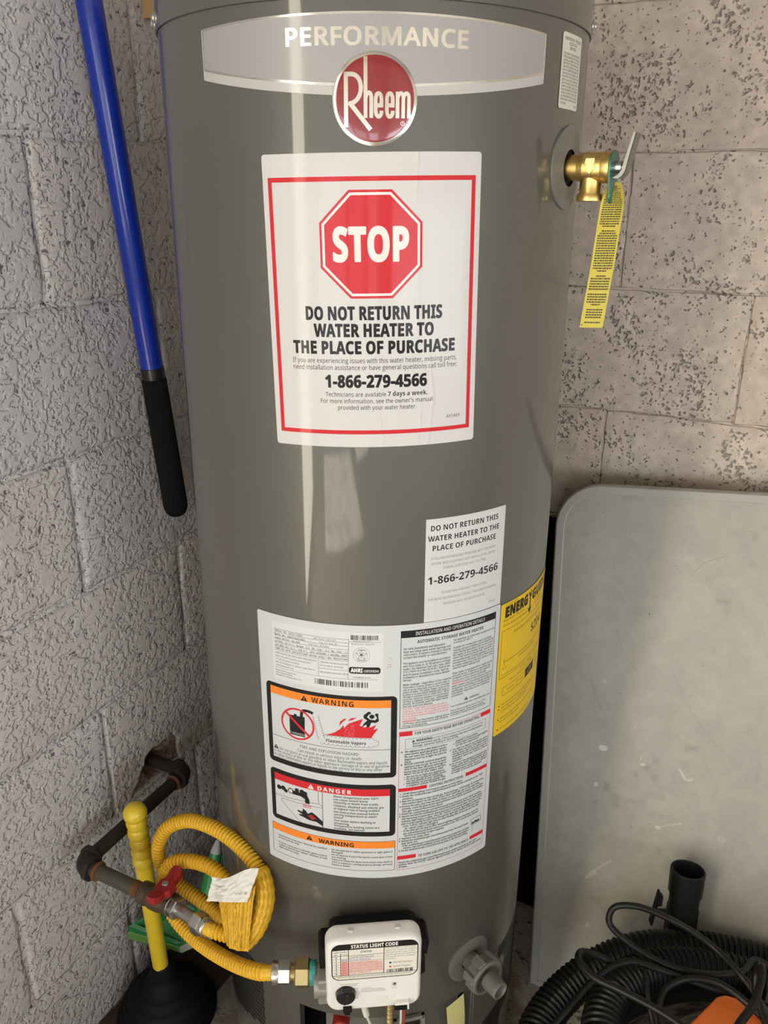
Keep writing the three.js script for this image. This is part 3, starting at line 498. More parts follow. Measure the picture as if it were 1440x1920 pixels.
  P.text('WARNING', 177.2, 129.4, 2.6, { color: '#d2323a', bold: true }); P.text('- Any thermostat setting above', 192, 129.4, 2.5, t); P.block(['125°F may cause severe burns and consume', 'energy unnecessarily.'], 177.2, 132.6, 2.5, 3.2, t);
  P.block(['For operation at outlet water temperature not', 'in excess of 180° F.', '', 'Suitable for combination water (potable)', 'heating and space heating and not suitable for', 'space heating applications only. Do not connect', 'this heater to any heating system or compo-', 'nents that have previously been used with a', 'non-potable water heating appliance. Do not', 'introduce toxic chemicals, such as those used', 'for boiler treatment, into this heater or the', 'attached space heating loop.', '', 'Water heater is equipped with a single use gas', 'shut-off device. If service is required, the', 'complete control valve must be replaced.', 'Contact your local service technician.'], 237.4, 30, 2.4, 3.42, t);
  P.text('WARNING', 237.6, 88.6, 2.5, { color: '#d2323a', bold: true }); P.text('- California law requires that the', 252, 88.6, 2.4, t); P.block(['water heater must be braced, anchored, or', 'strapped to avoid falling or moving during an', 'earthquake. See Use and Care Manual for', 'information regarding correct installation', 'procedures.'], 237.6, 92, 2.4, 3.4, t);
  P.tri(258.3, 115, 4.6, INK, '#c9cdd0'); P.text('WARNING:', 263, 114.6, 2.3, { bold: true }); P.text('Cancer and Reproductive Harm - www.P65Warnings.ca.gov', 237, 119.6, 2.2, { fit: 58, bold: true }); P.block(['This product is made by one or more of the', 'following patents. Other patents pending.', '5,674,982 5,730,405 6,401,624 & 10,250,047'], 237, 125.6, 2.1, 3.2, t);
  // lighting panel
  P.x.strokeStyle = '#b83a44'; P.x.lineWidth = 0.5; P.x.strokeRect(173.8, 142.6, 124.2, 208); P.rect(173.5, 142.4, 16, 6.4, RED); P.rect(282.2, 142.4, 16, 6, RED);
  P.text('FOR YOUR SAFETY READ BEFORE OPERATING', 192.4, 148.6, 4.1, { fit: 87.6, bold: true });
  P.x.strokeStyle = '#4a494d'; P.x.lineWidth = 0.4; P.x.strokeRect(181.2, 153.4, 109.6, 14.2); P.tri(191, 158.8, 3.6, INK, '#c9cdd0');
  P.text('WARNING:', 194.4, 158.6, 3.2, { bold: true, heavy: 0.03 }); P.text('If you do not follow these instructions and the Use & Care', 213, 158.4, 2.6, { fit: 74 }); P.block([['Manual instructions exactly, a fire or explosion may result causing property', { fit: 96 }], 'damage, personal injury or loss of life.'], 190, 162.2, 2.6, 3.6, { bold: true });
  const m = { color: '#121114', bold: true, heavy: 0.02 };
  P.text('A.', 176, 172.6, 2.4, m); P.block(['This appliance has a pilot which is lit by a', 'piezo-electric spark gas ignition system.', 'Do not open the inner door of this', 'appliance and try to light the pilot by', 'hand.'], 180.4, 172.6, 2.6, 3.7, m); P.text('B.', 176, 191, 2.4, m); P.block(['BEFORE LIGHTING smell all around the', 'appliance area for gas. Be sure to smell', 'next to the floor because some gas is', 'heavier than air and will settle on the floor.', 'WHAT TO DO IF YOU SMELL GAS:'], 180.4, 191, 2.6, 3.6, m); P.block(['Do not try to light any appliance.', 'Do not touch any electric switch; do not', 'use any phone in your building.', 'Immediately call your gas supplier from', 'a neighbor\'s phone. Follow the gas'], 183.2, 209.2, 2.5, 3.3, m); for (const y of [208.4, 211.7, 218.3]) P.circ(180.8, y, 0.6, INK);
  P.block(['supplier\'s instructions.', 'If you cannot reach your gas supplier,', 'call the fire department.'], 246, 171.4, 2.4, 3.5, m); P.circ(243.6, 174, 0.6, INK); P.text('C.', 238.6, 183, 2.4, m); P.block(['Use only your hand to turn the gas control', 'knob. Never use tools. If the knob will not', 'turn by hand, don\'t try to repair it, call a', 'qualified service technician. Force or', 'attempted repair may result in a fire or', 'explosion.'], 242.2, 183, 2.4, 3.4, m); P.text('D.', 238.6, 204, 2.4, m); P.block(['Do not use this appliance if any part has', 'been under water. Immediately call a', 'qualified service technician to replace', 'a flooded water heater. Do not attempt', 'to repair it; it must be replaced.'], 242.2, 204, 2.4, 3.4, m);
  P.rect(173.6, 224.2, 36, 5.2, RED); P.rect(263.2, 223.8, 35, 5.2, RED); P.text('LIGHTING INSTRUCTIONS', 212.3, 229, 3.7, { fit: 47.6, bold: true });
  P.block(['1. STOP! Read safety information above on this label.', ['2. Rotate the combination gas control/thermostat knob counter-clockwise to the "OFF"', { fit: 117 }], '    position.', ['3. Wait five (5) minutes to clear out any gas. If you smell gas, STOP! Follow "B" in the safety', { fit: 118 }], ['    information above on this label. If you don\'t smell gas, go to the next step.', { fit: 112 }], ['4. Remove the outer door from the water heater. Do not attempt to remove the inner door', { fit: 118 }], ['    assembly. Locate the piezo-electric spark generator button which is just below the combina-', { fit: 118 }], '    tion gas control/thermostat knob.', ['5. Rotate the combination gas control/thermostat knob clockwise to the "PILOT" position.', { fit: 116 }], ['6. Depress and hold the combination gas control/thermostat knob all the way in. While repeat-', { fit: 118 }], ['    edly depressing the piezo-electric spark generator button several times, until the "STATUS"', { fit: 118 }], ['    indicator light begins to blink. Once the "STATUS" indicator light begins to blink the', { fit: 116 }], ['    pilot is lit by viewing the pilot flame through the sight glass located in the inner door.', { fit: 114 }], ['    -  If the "STATUS" indicator light does not start blinking after 90 seconds and the pilot', { fit: 112 }], '        lit, repeat steps 2 through 6.', ['    -  If the pilot will not stay lit after several lighting sequence attempts, turn the', { fit: 112 }], ['        gas control/thermostat knob counter-clockwise to the "OFF" position and call your', { fit: 112 }], '        service technician or gas supplier.', '7. Replace the outer door.', ['8. Release the combination gas control/thermostat knob. The knob should', { fit: 96 }], '    pop back out.', ['    -  If the combination gas control/thermostat knob does not pop back out when', { fit: 98 }], ['        released, stop and immediately call your service technician or gas supplier.', { fit: 98 }], ['9. Set the combination gas control/thermostat knob to the desired setting.', { fit: 96 }]], 175.3, 234, 2.6, 3.82, m);
  P.rr(276.5, 302, 16, 9.6, 1, null, '#3a393d', 0.7); P.circ(279.4, 309, 1.8, INK); P.circ(288.6, 308.8, 1.8, INK); P.poly(INK, [280, 309], [284, 306], [288, 309], [288, 310], [280, 310]); P.line('#5a595d', 0.5, [279, 312], [279, 322]);
  P.rect(173.8, 328.6, 23.8, 5.8, RED); P.rect(275.4, 329, 22.8, 5.4, RED); P.text('TO TURN GAS OFF TO THE APPLIANCE', 200.2, 334.6, 3.9, { fit: 72.6, bold: true, italic: true });
  P.block([['Rotate the combination gas control/thermostat knob counter-clockwise to the "OFF"', { fit: 112 }], ['position. Note: The "STATUS" indicator light will briefly stay lit, then go off after a short period', { fit: 120 }], 'of time.'], 175.4, 340.4, 2.5, 3.7, m);
  P.x.fillStyle = '#9a9a9a'; { const R = rng(4); for (let k = 0; k < 26; k++) P.circ(158.5 + R() * 6, 36 + R() * 18, 0.2 + R() * 0.5, 'rgba(120,120,122,0.5)'); for (let k = 0; k < 160; k++) P.circ(109 + R() * 12, 131 + R() * 17, 0.25, 'rgba(240,225,222,0.55)'); }
  sticker('instruction_label', -0.142, 0.163, 0.5155, 0.877, { corner: 0.003, off: 0.0008, material: gloss(P.tex(), { clearcoat: 0.18 }), label: 'large white label of warnings and lighting instructions', nu: 64 });
}
// --- yellow energy label
{
  const w = 137, h = 186, P = new Print(w, h, 5, '#e2bd22'), I = { color: '#3a3010' }, K = { color: '#26200e', bold: true };
  P.text('U.S. Government', 7.5, 4.0, 2.2, { fit: 26, ...I }); P.text('Federal law prohibits removal of this label before consumer purchase.', 62, 4, 1.8, { fit: 70, ...I });
  P.text('ENERG', 8, 19.4, 13, { fit: 52, ...K, heavy: 0.10 }); P.text('GUIDE', 72, 19.6, 13, { fit: 58, ...K, heavy: 0.08 });
  P.line('#26200e', 3.4, [62.6, 5.4], [66.4, 13], [70.4, 5.4]); P.line('#26200e', 3.2, [66.4, 12], [66.4, 30]); P.poly('#26200e', [60.6, 27.6], [72.2, 27.6], [66.4, 36.4]);
  P.text('Water Heater - Natural Gas', 6, 25.0, 3.2, { fit: 46, ...I }); P.text('Tank Size (Storage Capacity): 40 gallons', 6, 31.4, 3.0, { fit: 54, ...I }); P.block(['Rheem Sales Company', 'Model: XG40T06EC36U1'], 82, 25, 2.2, 4.6, I);
  P.line('#4a3c10', 0.6, [5, 37.6], [132, 37.6], [132, 103.8], [5, 103.8], [5, 37.6]);
  P.text('Estimated Yearly Energy Cost', 68, 47.6, 4, { fit: 78, align: 'c', ...I }); P.text('$204', 96, 68.6, 13, { fit: 40, align: 'c', color: '#4a4012', bold: true });
  P.line('#3a3010', 0.8, [12.4, 82], [126, 82]); P.line('#3a3010', 0.8, [12.4, 77], [12.4, 87]); P.line('#3a3010', 0.8, [126, 77], [126, 87]); P.text('$177', 9.6, 92.4, 3, I); P.text('$207', 116, 92.4, 3, I); P.text('Cost Range of Similar Models', 68, 88.6, 3, { align: 'c', ...I }); P.text('The estimated yearly energy cost of this model was not available at the time the range was published.', 68, 101, 2.3, { fit: 118, align: 'c', ...I });
  P.text('First Hour Rating', 68, 109.6, 3.6, { align: 'c', ...I }); P.text('(How much hot water you get in the first hour of use)', 66, 114.6, 2.8, { fit: 78, align: 'c', ...I });
  P.line('#4a3c10', 0.6, [13, 119.4], [124, 119.4], [124, 130.8], [13, 130.8], [13, 119.4]); P.line('#4a3c10', 0.6, [46, 119.4], [46, 130.8]); P.rect(68, 118, 30, 13.2, '#2a2410'); P.text('Low', 84, 124, 3, { color: '#d8b828', align: 'c' }); P.text('70 gallons', 83, 128.6, 2.6, { color: '#d8b828', align: 'c' }); P.text('Very Small', 29, 126.4, 2.6, { align: 'c', ...I }); P.text('Medium', 58, 126.4, 2.6, { align: 'c', ...I }); P.text('High', 110, 126.4, 2.6, { align: 'c', ...I });
  P.block(['Your cost will depend on your utility rates and use.', 'Cost range based only on models fueled by natural gas with', 'a medium first hour rating (51-75 gallons).', '', 'Estimated energy cost based on a national average natural', 'gas cost of $1.09 per therm.', '', 'For more information, visit www.ftc.gov/energy.'], 12, 145, 2.8, 5.0, I); for (const y of [144, 149, 164, 179]) P.circ(8, y, 1.1, '#26200e');
  sticker('energy_label', 0.1645, 0.3015, 0.688, 0.874, { corner: 0.0025, off: 0.0006, material: gloss(P.tex(), { clearcoat: 0.15 }), label: 'yellow energy cost label' });
}
// --- small relief valve notice
{
  const w = 49, h = 66, P = new Print(w, h, 7, '#dedbd0'), I = { color: '#5a584e', align: 'c', fit: 42 };
  P.text('TEMPERATURE - PRESSURE', 24.5, 6.4, 2.8, { ...I, bold: true }); P.text('RELIEF VALVE', 24.5, 10.2, 2.8, { ...I, fit: 20, bold: true }); P.text('IMPORTANT', 24.5, 14, 2.8, { ...I, fit: 16, bold: true });
  ['FOLLOW THE MAINTENANCE', 'PROCEDURES FOR RELIEF', 'VALVES AS DIRECTED IN THE', 'INSTRUCTION MANUAL.', 'THIS WATER HEATER IS PROVIDED', 'WITH A TEMPERATURE AND PRES-', 'SURE RELIEF VALVE WHICH COM-', 'PLIES WITH THE STANDARD FOR', 'RELIEF VALVES AND AUTOMATIC GAS', 'SHUT-OFF DEVICES FOR HOT WATER', 'SUPPLY SYSTEMS. ANSI Z21.22.', 'FOR SAFE OPERATION OF THE WATER', 'HEATER, THE RELIEF VALVE MUST', 'NOT BE REMOVED FROM ITS DESIG-', 'NATED POINT OF INSTALLATION OR'].forEach((l, i) => P.text(l, 24.5, 18.8 + i * 2.85, 2.0, { ...I, bold: true }));
  P.text('PLUGGED.', 4, 62, 2, { color: '#5a584e', bold: true }); P.text('AP8981', 38, 63.4, 1.8, { color: '#5a584e' });
  sticker('relief_notice', 0.2055, 0.2545, 1.4065, 1.4725, { corner: 0.003, off: 0.0005, material: gloss(P.tex(), { clearcoat: 0.25 }), label: 'small white notice above the relief valve', nu: 16, nv: 12 });
}
// --- brand plate: grey print on foil
{
  const a0 = -0.1765, a1 = 0.1765, y0 = 1.404, y1 = 1.4735, w = 353, h = 69.5;
  const top = f => 1.4662 + 0.0052 * (1 - f * f), bot = f => 1.4245 - 0.0185 * (1 - f * f);
  const C = new Print(w, h, 5, '#bcbab8'), Q = new Print(w, h, 5, '#00ff00');     // colour; roughness (green) and metalness (blue)
  Q.rect(0, 0, w, h, '#006000');
  const Y = y => (y1 - y) * 1000, X = a => (a - a0) * 1000, edge = (fn, d) => { const p = []; for (let k = -24; k <= 24; k++) { const f = k / 24; p.push([X(f * 0.1755), Y(fn(f)) + d]); } return p; };
  const inner = f => 1.4320 - 0.0185 * (1 - f * f);
  const panel = (P, c, t, b, e) => { const p = []; for (let k = -24; k <= 24; k++) { const f = k / 24 * e; p.push([X(f * 0.1755), Y(top(f)) + t]); } for (let k = 24; k >= -24; k--) { const f = k / 24 * e; p.push([X(f * 0.1755), Y(inner(f)) - b]); } P.poly(c, ...p); };
  panel(C, '#dcdad6', 0, 0, 1.0); panel(Q, '#0030ff', 0, 0, 1.0);
  panel(C, '#a19f9f', 1.9, 2.1, 0.990); panel(Q, '#006000', 1.9, 2.1, 0.990);
  for (const [P, c] of [[C, '#e6e2da'], [Q, '#0030ff']]) P.text('PERFORMANCE', X(0.0025), Y(1.4462), 13.4, { fit: 167, align: 'c', bold: false, color: c, heavy: 0.055, track: 0.03 });
  const m = new THREE.MeshPhysicalMaterial({ map: C.tex(), roughness: 1, metalness: 1, roughnessMap: Q.tex(false), clearcoat: 0.5, clearcoatRoughness: 0.1, side: THREE.DoubleSide }); m.metalnessMap = m.roughnessMap;
  sticker('brand_plate', a0, a1, y0, y1, { corner: 0.002, off: 0.0006, top, bottom: bot, material: m, label: 'silver grey brand plate with foil lettering', nu: 90, nv: 10 });
}
// --- round red emblem
{
  const D = 77, C = new Print(D, D, 9, '#d9d6d0'), Q = new Print(D, D, 9, '#0030ff'), c = D / 2;
  C.circ(c, c, 34.8, '#8a0a18'); Q.circ(c, c, 34.8, '#003800');
  const draw = (P, col, lw) => {
    const x = P.x, q = (zx, zy) => [c + (zx - 668) * 0.1590, c + (zy - 553) * 0.1413];
    const st = (lw2, ...p) => P.line(col, lw2, ...p.map(a => q(...a))); x.lineCap = 'butt'; x.lineJoin = 'miter';
    st(lw, [509, 402], [509, 713]);
    x.strokeStyle = col; x.lineWidth = lw; x.beginPath(); x.moveTo(...q(500, 414)); x.lineTo(...q(536, 414)); x.bezierCurveTo(...q(612, 414), ...q(612, 572), ...q(524, 580)); x.stroke();
    st(lw * 1.05, [528, 572], [646, 728]);
    st(lw * 0.92, [617, 316], [617, 660]);
    x.lineWidth = lw * 0.9; x.beginPath(); x.moveTo(...q(617, 560)); x.bezierCurveTo(...q(618, 505), ...q(649, 505), ...q(649, 545)); x.lineTo(...q(649, 660)); x.stroke();
    for (const ex of [690, 752]) { x.beginPath(); x.moveTo(...q(ex - 16, 588)); x.lineTo(...q(ex + 15, 588)); x.lineTo(...q(ex + 15, 555)); x.bezierCurveTo(...q(ex + 14, 508), ...q(ex - 18, 508), ...q(ex - 17, 560)); x.lineTo(...q(ex - 17, 614)); x.bezierCurveTo(...q(ex - 16, 664), ...q(ex + 15, 664), ...q(ex + 16, 618)); x.stroke(); }
    st(lw * 0.9, [794, 510], [794, 660]); x.lineWidth = lw * 0.85; for (const mx of [794, 826]) { x.beginPath(); x.moveTo(...q(mx, 560)); x.bezierCurveTo(...q(mx + 1, 506), ...q(mx + 32, 506), ...q(mx + 32, 548)); x.lineTo(...q(mx + 32, 660)); x.stroke(); }
    const r = q(824, 689); P.ring(r[0], r[1], 1.7, 0.35, col); P.text('R', r[0], r[1] + 0.8, 1.7, { align: 'c', color: col });
  };
  draw(C, '#e0dcd4', 3.7); draw(Q, '#0030ff', 3.7);
  const R = 0.0378, g = gridGeo(64, 14, (u, v) => { const q = u * Math.PI * 2, rr = R * v; return onTank(0.0005 + Math.cos(q) * rr, 1.4035 + Math.sin(q) * rr, 0.0008 + 0.0014 * Math.sqrt(Math.max(0, 1 - (v * v) ** 3))); }, (u, v) => { const q = u * Math.PI * 2; return [0.5 + Math.cos(q) * v * 37.8 / D, 0.5 + Math.sin(q) * v * 37.8 / D]; });
  const m = new THREE.MeshPhysicalMaterial({ map: C.tex(), roughness: 1, metalness: 1, roughnessMap: Q.tex(false), clearcoat: 1, clearcoatRoughness: 0.06, side: THREE.DoubleSide }); m.metalnessMap = m.roughnessMap;
  obj('brand_emblem', g, m, heater, 'round red emblem with a silver rim');
}

// ---------------------------------------------------------------- relief valve, drain valve, gas control (parts of the heater)
M.brass = mat([0.78, 0.55, 0.20], 0.34, 1);
M.brassDull = mat([0.46, 0.36, 0.17], 0.42, 1);
M.chrome = mat([0.66, 0.66, 0.64], 0.22, 1);
M.steel = mat([0.52, 0.53, 0.53], 0.33, 1);
{
  const a = 58.3 * Math.PI / 180, d = V(Math.sin(a), 0, Math.cos(a)), y = 1.3528, at = l => d.clone().multiplyScalar(RT + l).setY(y);
  const g = sub('relief_valve', heater, 'brass relief valve with a chrome lever');
  obj('valve_body', [turned(at(-0.01), at(1), [[0, 0.0118], [0.013, 0.0118], [0.0135, 0.0126], [0.0235, 0.0126], [0.0245, 0.0134], [0.030, 0.0140], [0.0305, 0.0148], [0.048, 0.0150], [0.0485, 0.0142], [0.0495, 0.0142], [0.050, 0.0152], [0.0575, 0.0156], [0.0585, 0.0148], [0.0585, 0]], 40),
    turned(at(0.0275).add(V(0, -0.004, 0)), at(0.0275).add(V(0, -1, 0)), [[0, 0.0112], [0.011, 0.0112], [0.0205, 0.0113], [0.0215, 0.0135], [0.0275, 0.0138], [0.0285, 0.0128], [0.0285, 0.0098], [0.012, 0.0098], [0.012, 0]], 36)], M.brass, g);
  // cast arrow on the side facing out
  const side = V(-Math.cos(a), 0, Math.sin(a)).multiplyScalar(-1); const out = V(Math.cos(a), 0, -Math.sin(a)).multiplyScalar(-1);
  const ar = new THREE.Shape(); [[-0.0035, 0.008], [0.005, 0.008], [0.005, 0.0], [0.0075, 0.0], [0.001, -0.0062], [-0.0055, 0.0], [-0.003, 0.0], [-0.003, 0.0035], [-0.0045, 0.0035]].forEach(([x, yy], i) => i ? ar.lineTo(x, yy) : ar.moveTo(x, yy));
  const ag = new THREE.ExtrudeGeometry(ar, { depth: 0.0018, bevelEnabled: true, bevelSize: 0.0003, bevelThickness: 0.0003, bevelSegments: 1 });
  ag.applyMatrix4(new THREE.Matrix4().makeBasis(d, V(0, 1, 0), out)); const ap = at(0.0285).addScaledVector(out, 0.0138); ag.translate(ap.x, ap.y, ap.z); obj('cast_arrow', ag, M.brass, g);
  const disc = new THREE.Shape(); disc.absarc(0, 0, 0.0158, -0.3, Math.PI + 0.3); disc.lineTo(-0.0085, -0.026); disc.absarc(0, -0.026, 0.0085, Math.PI, Math.PI * 2); disc.closePath();
  const dg = new THREE.ExtrudeGeometry(disc, { depth: 0.0016, bevelEnabled: true, bevelSize: 0.0003, bevelThickness: 0.0003, bevelSegments: 1, curveSegments: 24 });
  const frame = new THREE.Matrix4().makeBasis(V(-Math.cos(a), 0, Math.sin(a)).negate(), V(0, 1, 0), d); dg.applyMatrix4(frame); const dp = at(0.0487); dg.translate(dp.x, dp.y, dp.z);
  obj('green_tag_plate', dg, mat([0.055, 0.19, 0.145], 0.35, 0.3), g, 'green metal disc on the valve end');
  obj('stem', [rod(at(0.048), at(0.0585), 0.0062), turned(at(0.0585), at(1), [[0, 0.004], [0.002, 0.0038], [0.0035, 0]], 16)], M.chrome, g);
  const prof = [[0.0005, -0.0105], [0.0040, -0.0108], [0.0080, -0.0085], [0.0110, -0.0035], [0.0122, 0.004], [0.0140, 0.013], [0.0160, 0.022], [0.0178, 0.031]];
  const tang = V(-Math.cos(a), 0, Math.sin(a)), lp = (f) => { const i = Math.min(prof.length - 2, Math.floor(f)), k = f - i; return [prof[i][0] + (prof[i + 1][0] - prof[i][0]) * k, prof[i][1] + (prof[i + 1][1] - prof[i][1]) * k]; };
  const lev = []; for (const s of [1, -1]) lev.push(gridGeo(2, 24, (u, v) => { const [l, h] = lp(v * (prof.length - 1)); return at(0.0525 + l + s * 0.0006).addScaledVector(tang, (u - 0.5) * 2 * (0.0080 + 0.001 * v)).add(V(0, h, 0)); }));
  for (const s of [1, -1]) lev.push(gridGeo(1, 24, (u, v) => { const [l, h] = lp(v * (prof.length - 1)); const fl = 0.0048 * (1 - 0.55 * v); return at(0.0525 + l - fl * u).addScaledVector(tang, s * (0.0080 + 0.001 * v)).add(V(0, h + fl * 0.3 * u, 0)); }));
  const lm = mat([0.30, 0.30, 0.29], 0.5, 1); lm.side = THREE.DoubleSide; obj('test_lever', lev, lm, g);
}
{
  const a = 35.3 * Math.PI / 180, d = V(Math.sin(a), 0, Math.cos(a)), y = 0.3265, at = l => d.clone().multiplyScalar(RT + l).setY(y);
  const g = sub('drain_valve', heater, 'grey plastic drain valve'), pl = mat([0.165, 0.158, 0.142], 0.42);
  obj('valve_neck', rod(at(-0.005), at(0.030), 0.0128), pl, g);
  const ribs = [turned(at(0.018), at(1), [[0, 0.013], [0.0, 0.0205], [0.0015, 0.0225], [0.016, 0.0232], [0.017, 0.0258], [0.021, 0.0262], [0.0225, 0.0245], [0.0225, 0.0195], [0.012, 0.0185], [0.012, 0.012]], 40)];
  for (let k = 0; k < 6; k++) { const b = rbox(0.013, 0.006, 0.019, 0.0015, 0, 0.0238, 0); b.rotateZ(k * Math.PI / 3 + 0.3); b.applyMatrix4(new THREE.Matrix4().makeBasis(V(Math.cos(a), 0, -Math.sin(a)), V(0, 1, 0), d)); const p = at(0.0275); b.translate(p.x, p.y, p.z); ribs.push(b); }
  obj('turn_knob', ribs, pl, g);
  const th = [[0.0, 0.0118]]; for (let k = 0; k < 8; k++) th.push([0.004 + k * 0.0024, 0.0128], [0.0052 + k * 0.0024, 0.0118]); th.push([0.0245, 0.0122], [0.0252, 0.0112], [0.0252, 0.0092], [0.012, 0.0088], [0.012, 0]);
  obj('threaded_spout', turned(at(0.040), at(1), th, 36), pl, g);
}
// gas control
{
  const g = sub('gas_control', heater, 'white gas control with a black knob');
  g.position.set(0.003, 0.4235, 0.300); g.rotation.y = 5 * Math.PI / 180;
  const white = mat([0.84, 0.83, 0.81], 0.38);
  // black housing behind: stepped outline
  const hs = new THREE.Shape(); [[-0.066, -0.02], [-0.066, 0.013], [-0.063, 0.017], [-0.054, 0.018], [-0.051, 0.031], [-0.046, 0.035], [0.050, 0.036], [0.055, 0.033], [0.057, 0.022], [0.068, 0.020], [0.071, 0.016], [0.069, -0.002], [0.062, -0.003], [0.062, -0.006], [0.066, -0.010], [0.067, -0.034], [0.060, -0.04], [-0.056, -0.04], [-0.056, -0.012]].forEach(([x, y], i) => i ? hs.lineTo(x, y) : hs.moveTo(x, y)); hs.closePath();
  const hg = new THREE.ExtrudeGeometry(hs, { depth: 0.030, bevelEnabled: true, bevelSize: 0.0015, bevelThickness: 0.0015, bevelSegments: 2 }); hg.translate(0, 0.002, -0.058);
  obj('rear_housing', hg, M.black, g);
  // manifold that screws into the tank, cast inlet
  obj('inlet_casting', [rod(V(-0.075, -0.032, -0.022), V(-0.05, -0.032, -0.022), 0.0165), rbox(0.02, 0.040, 0.030, 0.003, -0.060, -0.032, -0.022)], mat([0.36, 0.35, 0.335], 0.5, 0.6), g);
  obj('manifold', rod(V(0, -0.005, -0.075), V(0, -0.005, -0.03), 0.022), M.black, g);
  // cover
  const cs = rrShape(-0.0595, -0.0585, 0.0595, 0.0585, 0.012), cg = new THREE.ExtrudeGeometry(cs, { depth: 0.012, bevelEnabled: true, bevelSize: 0.006, bevelThickness: 0.008, bevelSegments: 6, curveSegments: 12 });
  cg.scale((0.119) / 0.131, (0.119) / 0.129, 1); cg.translate(0, 0, -0.0215);
  obj('cover', cg, white, g);
  const LW = 107, LH = 59, P = new Print(LW, LH, 8, '#e8e4da'), I = { color: '#2b2a2c', bold: true }, Rr = { color: '#d8544e' };
  P.rr(0, 0, LW, LH, 11, INK); P.x.save(); P.x.beginPath(); P.x.roundRect(1.2, 1.2, LW - 2.4, LH - 2.4, 10); P.x.clip(); P.rect(1.2, 9.4, LW, LH, '#e8e4da'); P.x.restore();
  P.text('STATUS LIGHT CODE', 53, 7.4, 5.4, { fit: 58, align: 'c', color: '#f0eee8', bold: true, heavy: 0.03 });
  const L2 = (x0, y0, x1, y1, lw = 0.5) => P.line('#2b2a2c', lw, [x0, y0], [x1, y1]);
  L2(21, 9.4, 21, 51.6, 0.9); L2(64.6, 9.4, 64.6, 51.6, 0.9); L2(11.4, 14.6, 11.4, 51.6, 0.8); L2(1.2, 51.6, 105.6, 51.6, 0.7); L2(1.2, 18.8, 64.6, 18.8);
  for (let k = 0; k < 7; k++) L2(1.2, 23.6 + k * 4.4, 64.6, 23.6 + k * 4.4, 0.3);
  P.rect(12, 28.4, 8.4, 23, 'rgba(224,110,100,0.45)'); P.rect(22, 29.2, 41.6, 18, 'rgba(224,120,110,0.22)');
  P.text('Light Flashes', 11, 13.4, 2.6, { align: 'c', ...I, bold: false, fit: 16 }); P.text('No.', 6, 17.8, 2.6, { align: 'c', ...I, bold: false }); P.text('Color', 16.2, 17.8, 2.6, { align: 'c', ...I, bold: false }); P.text('STATUS', 42.6, 15.4, 3.4, { align: 'c', ...I, fit: 14 });
  ['0', '1', '2', '4', '5', '7', '8'].forEach((n, i) => P.text(n, 6, 22.8 + i * 4.4, 2.9, { align: 'c', ...I }));
  P.text('BLUE', 16.2, 27.2, 2.8, { align: 'c', color: '#3c4aa8', bold: true, fit: 7 }); for (let i = 2; i < 7; i++) P.text('RED', 16.2, 22.8 + i * 4.4, 2.8, { align: 'c', ...Rr, bold: true, fit: 6 });
  P.text('Control Off/Pilot Out', 22.2, 22.8, 2.8, { ...I, bold: false, fit: 30 }); P.text('Normal Operation', 22.2, 27.2, 2.8, { color: '#3c4aa8', fit: 26 });
  ['Thermopile Voltage Low', 'High Temperature Shutdown', 'Temperature Sensor Failure', 'Gas Control or Valve Failure', 'Flame Sense Error'].forEach((l, i) => P.text(l, 22.2, 31.6 + i * 4.4, 2.8, { ...Rr, fit: [35, 40, 41, 41, 27][i] }));
  P.block([['If the status light is not blinking then', { fit: 38 }], ['might the pilot. To Light Pilot, see Lighting', { fit: 39 }], ['instructions on water heater. If Status', { fit: 37 }], ['Light blinks red more than one flash twice', { fit: 39 }], ['in ten seconds, see Use & Care Manual', { fit: 37 }], 'Directions.'], 66, 12.4, 2.1, 3.4, { color: '#6a686a' });
  P.circ(72.6, 35.4, 1.6, '#3a3f86'); P.text('Normal Operation', 76, 36.6, 2.9, { color: '#55535a', fit: 24 }); P.circ(72.6, 42.0, 1.6, '#e0604e'); P.text('System Problem', 76, 43.2, 2.9, { color: '#55535a', fit: 22 }); P.bars(68, 46, 34, 5.2, 15, 24);
  P.text('If Pilot is lit, Status Light will briefly stay lit and turn from blue to red when knob is turned to OFF.', 53.4, 55.2, 2.5, { align: 'c', fit: 92, ...I, bold: false });
  const lg = new THREE.ShapeGeometry(rrShape(-LW / 2000, -LH / 2000, LW / 2000, LH / 2000, 0.011), 8); { const p = lg.attributes.position, uv = lg.attributes.uv; for (let i = 0; i < p.count; i++) uv.setXY(i, p.getX(i) / (LW / 1000) + 0.5, p.getY(i) / (LH / 1000) + 0.5); } lg.translate(0.001, 0.0245, -0.0012);
  obj('status_label', lg, gloss(P.tex()), g, 'status light code label');
  // printing on the lower face, on a clear film
  const F = new Print(112, 46, 8, '#c8c6bf'), G = { color: '#7c7b7a' };
  F.rect(0, 0, 112, 46, '#ecebe8');
  F.text('SCALDING RISK INCREASES', 21.5, 5.6, 2.0, { align: 'c', fit: 27, ...G }); F.text('WITH HOTTER WATER', 22, 8.6, 2.0, { align: 'c', fit: 21, ...G });
  F.text('HOT', 4.0, 21.6, 2.1, { fit: 5.4, ...G }); F.text('LOW', 6, 27.8, 2.1, { fit: 5, ...G }); F.text('VAC', 11.5, 33.2, 2.0, { fit: 5, ...G }); F.text('PILOT', 20, 34.6, 2.0, { fit: 6.6, ...G }); F.text('OFF', 30, 33.6, 2.0, { fit: 4.6, ...G }); F.text('A', 9.6, 16.6, 2, G); F.text('B', 15.4, 13.2, 2, G); F.text('C', 23, 12.8, 2, G); F.text('VERY HOT', 28, 15, 2.0, { fit: 6.8, color: '#56555a' });
  F.line('#4a4a4c', 0.5, [9.6, 21], [11.4, 20.6]); F.line('#4a4a4c', 0.5, [10.2, 25.6], [12, 24.4]);
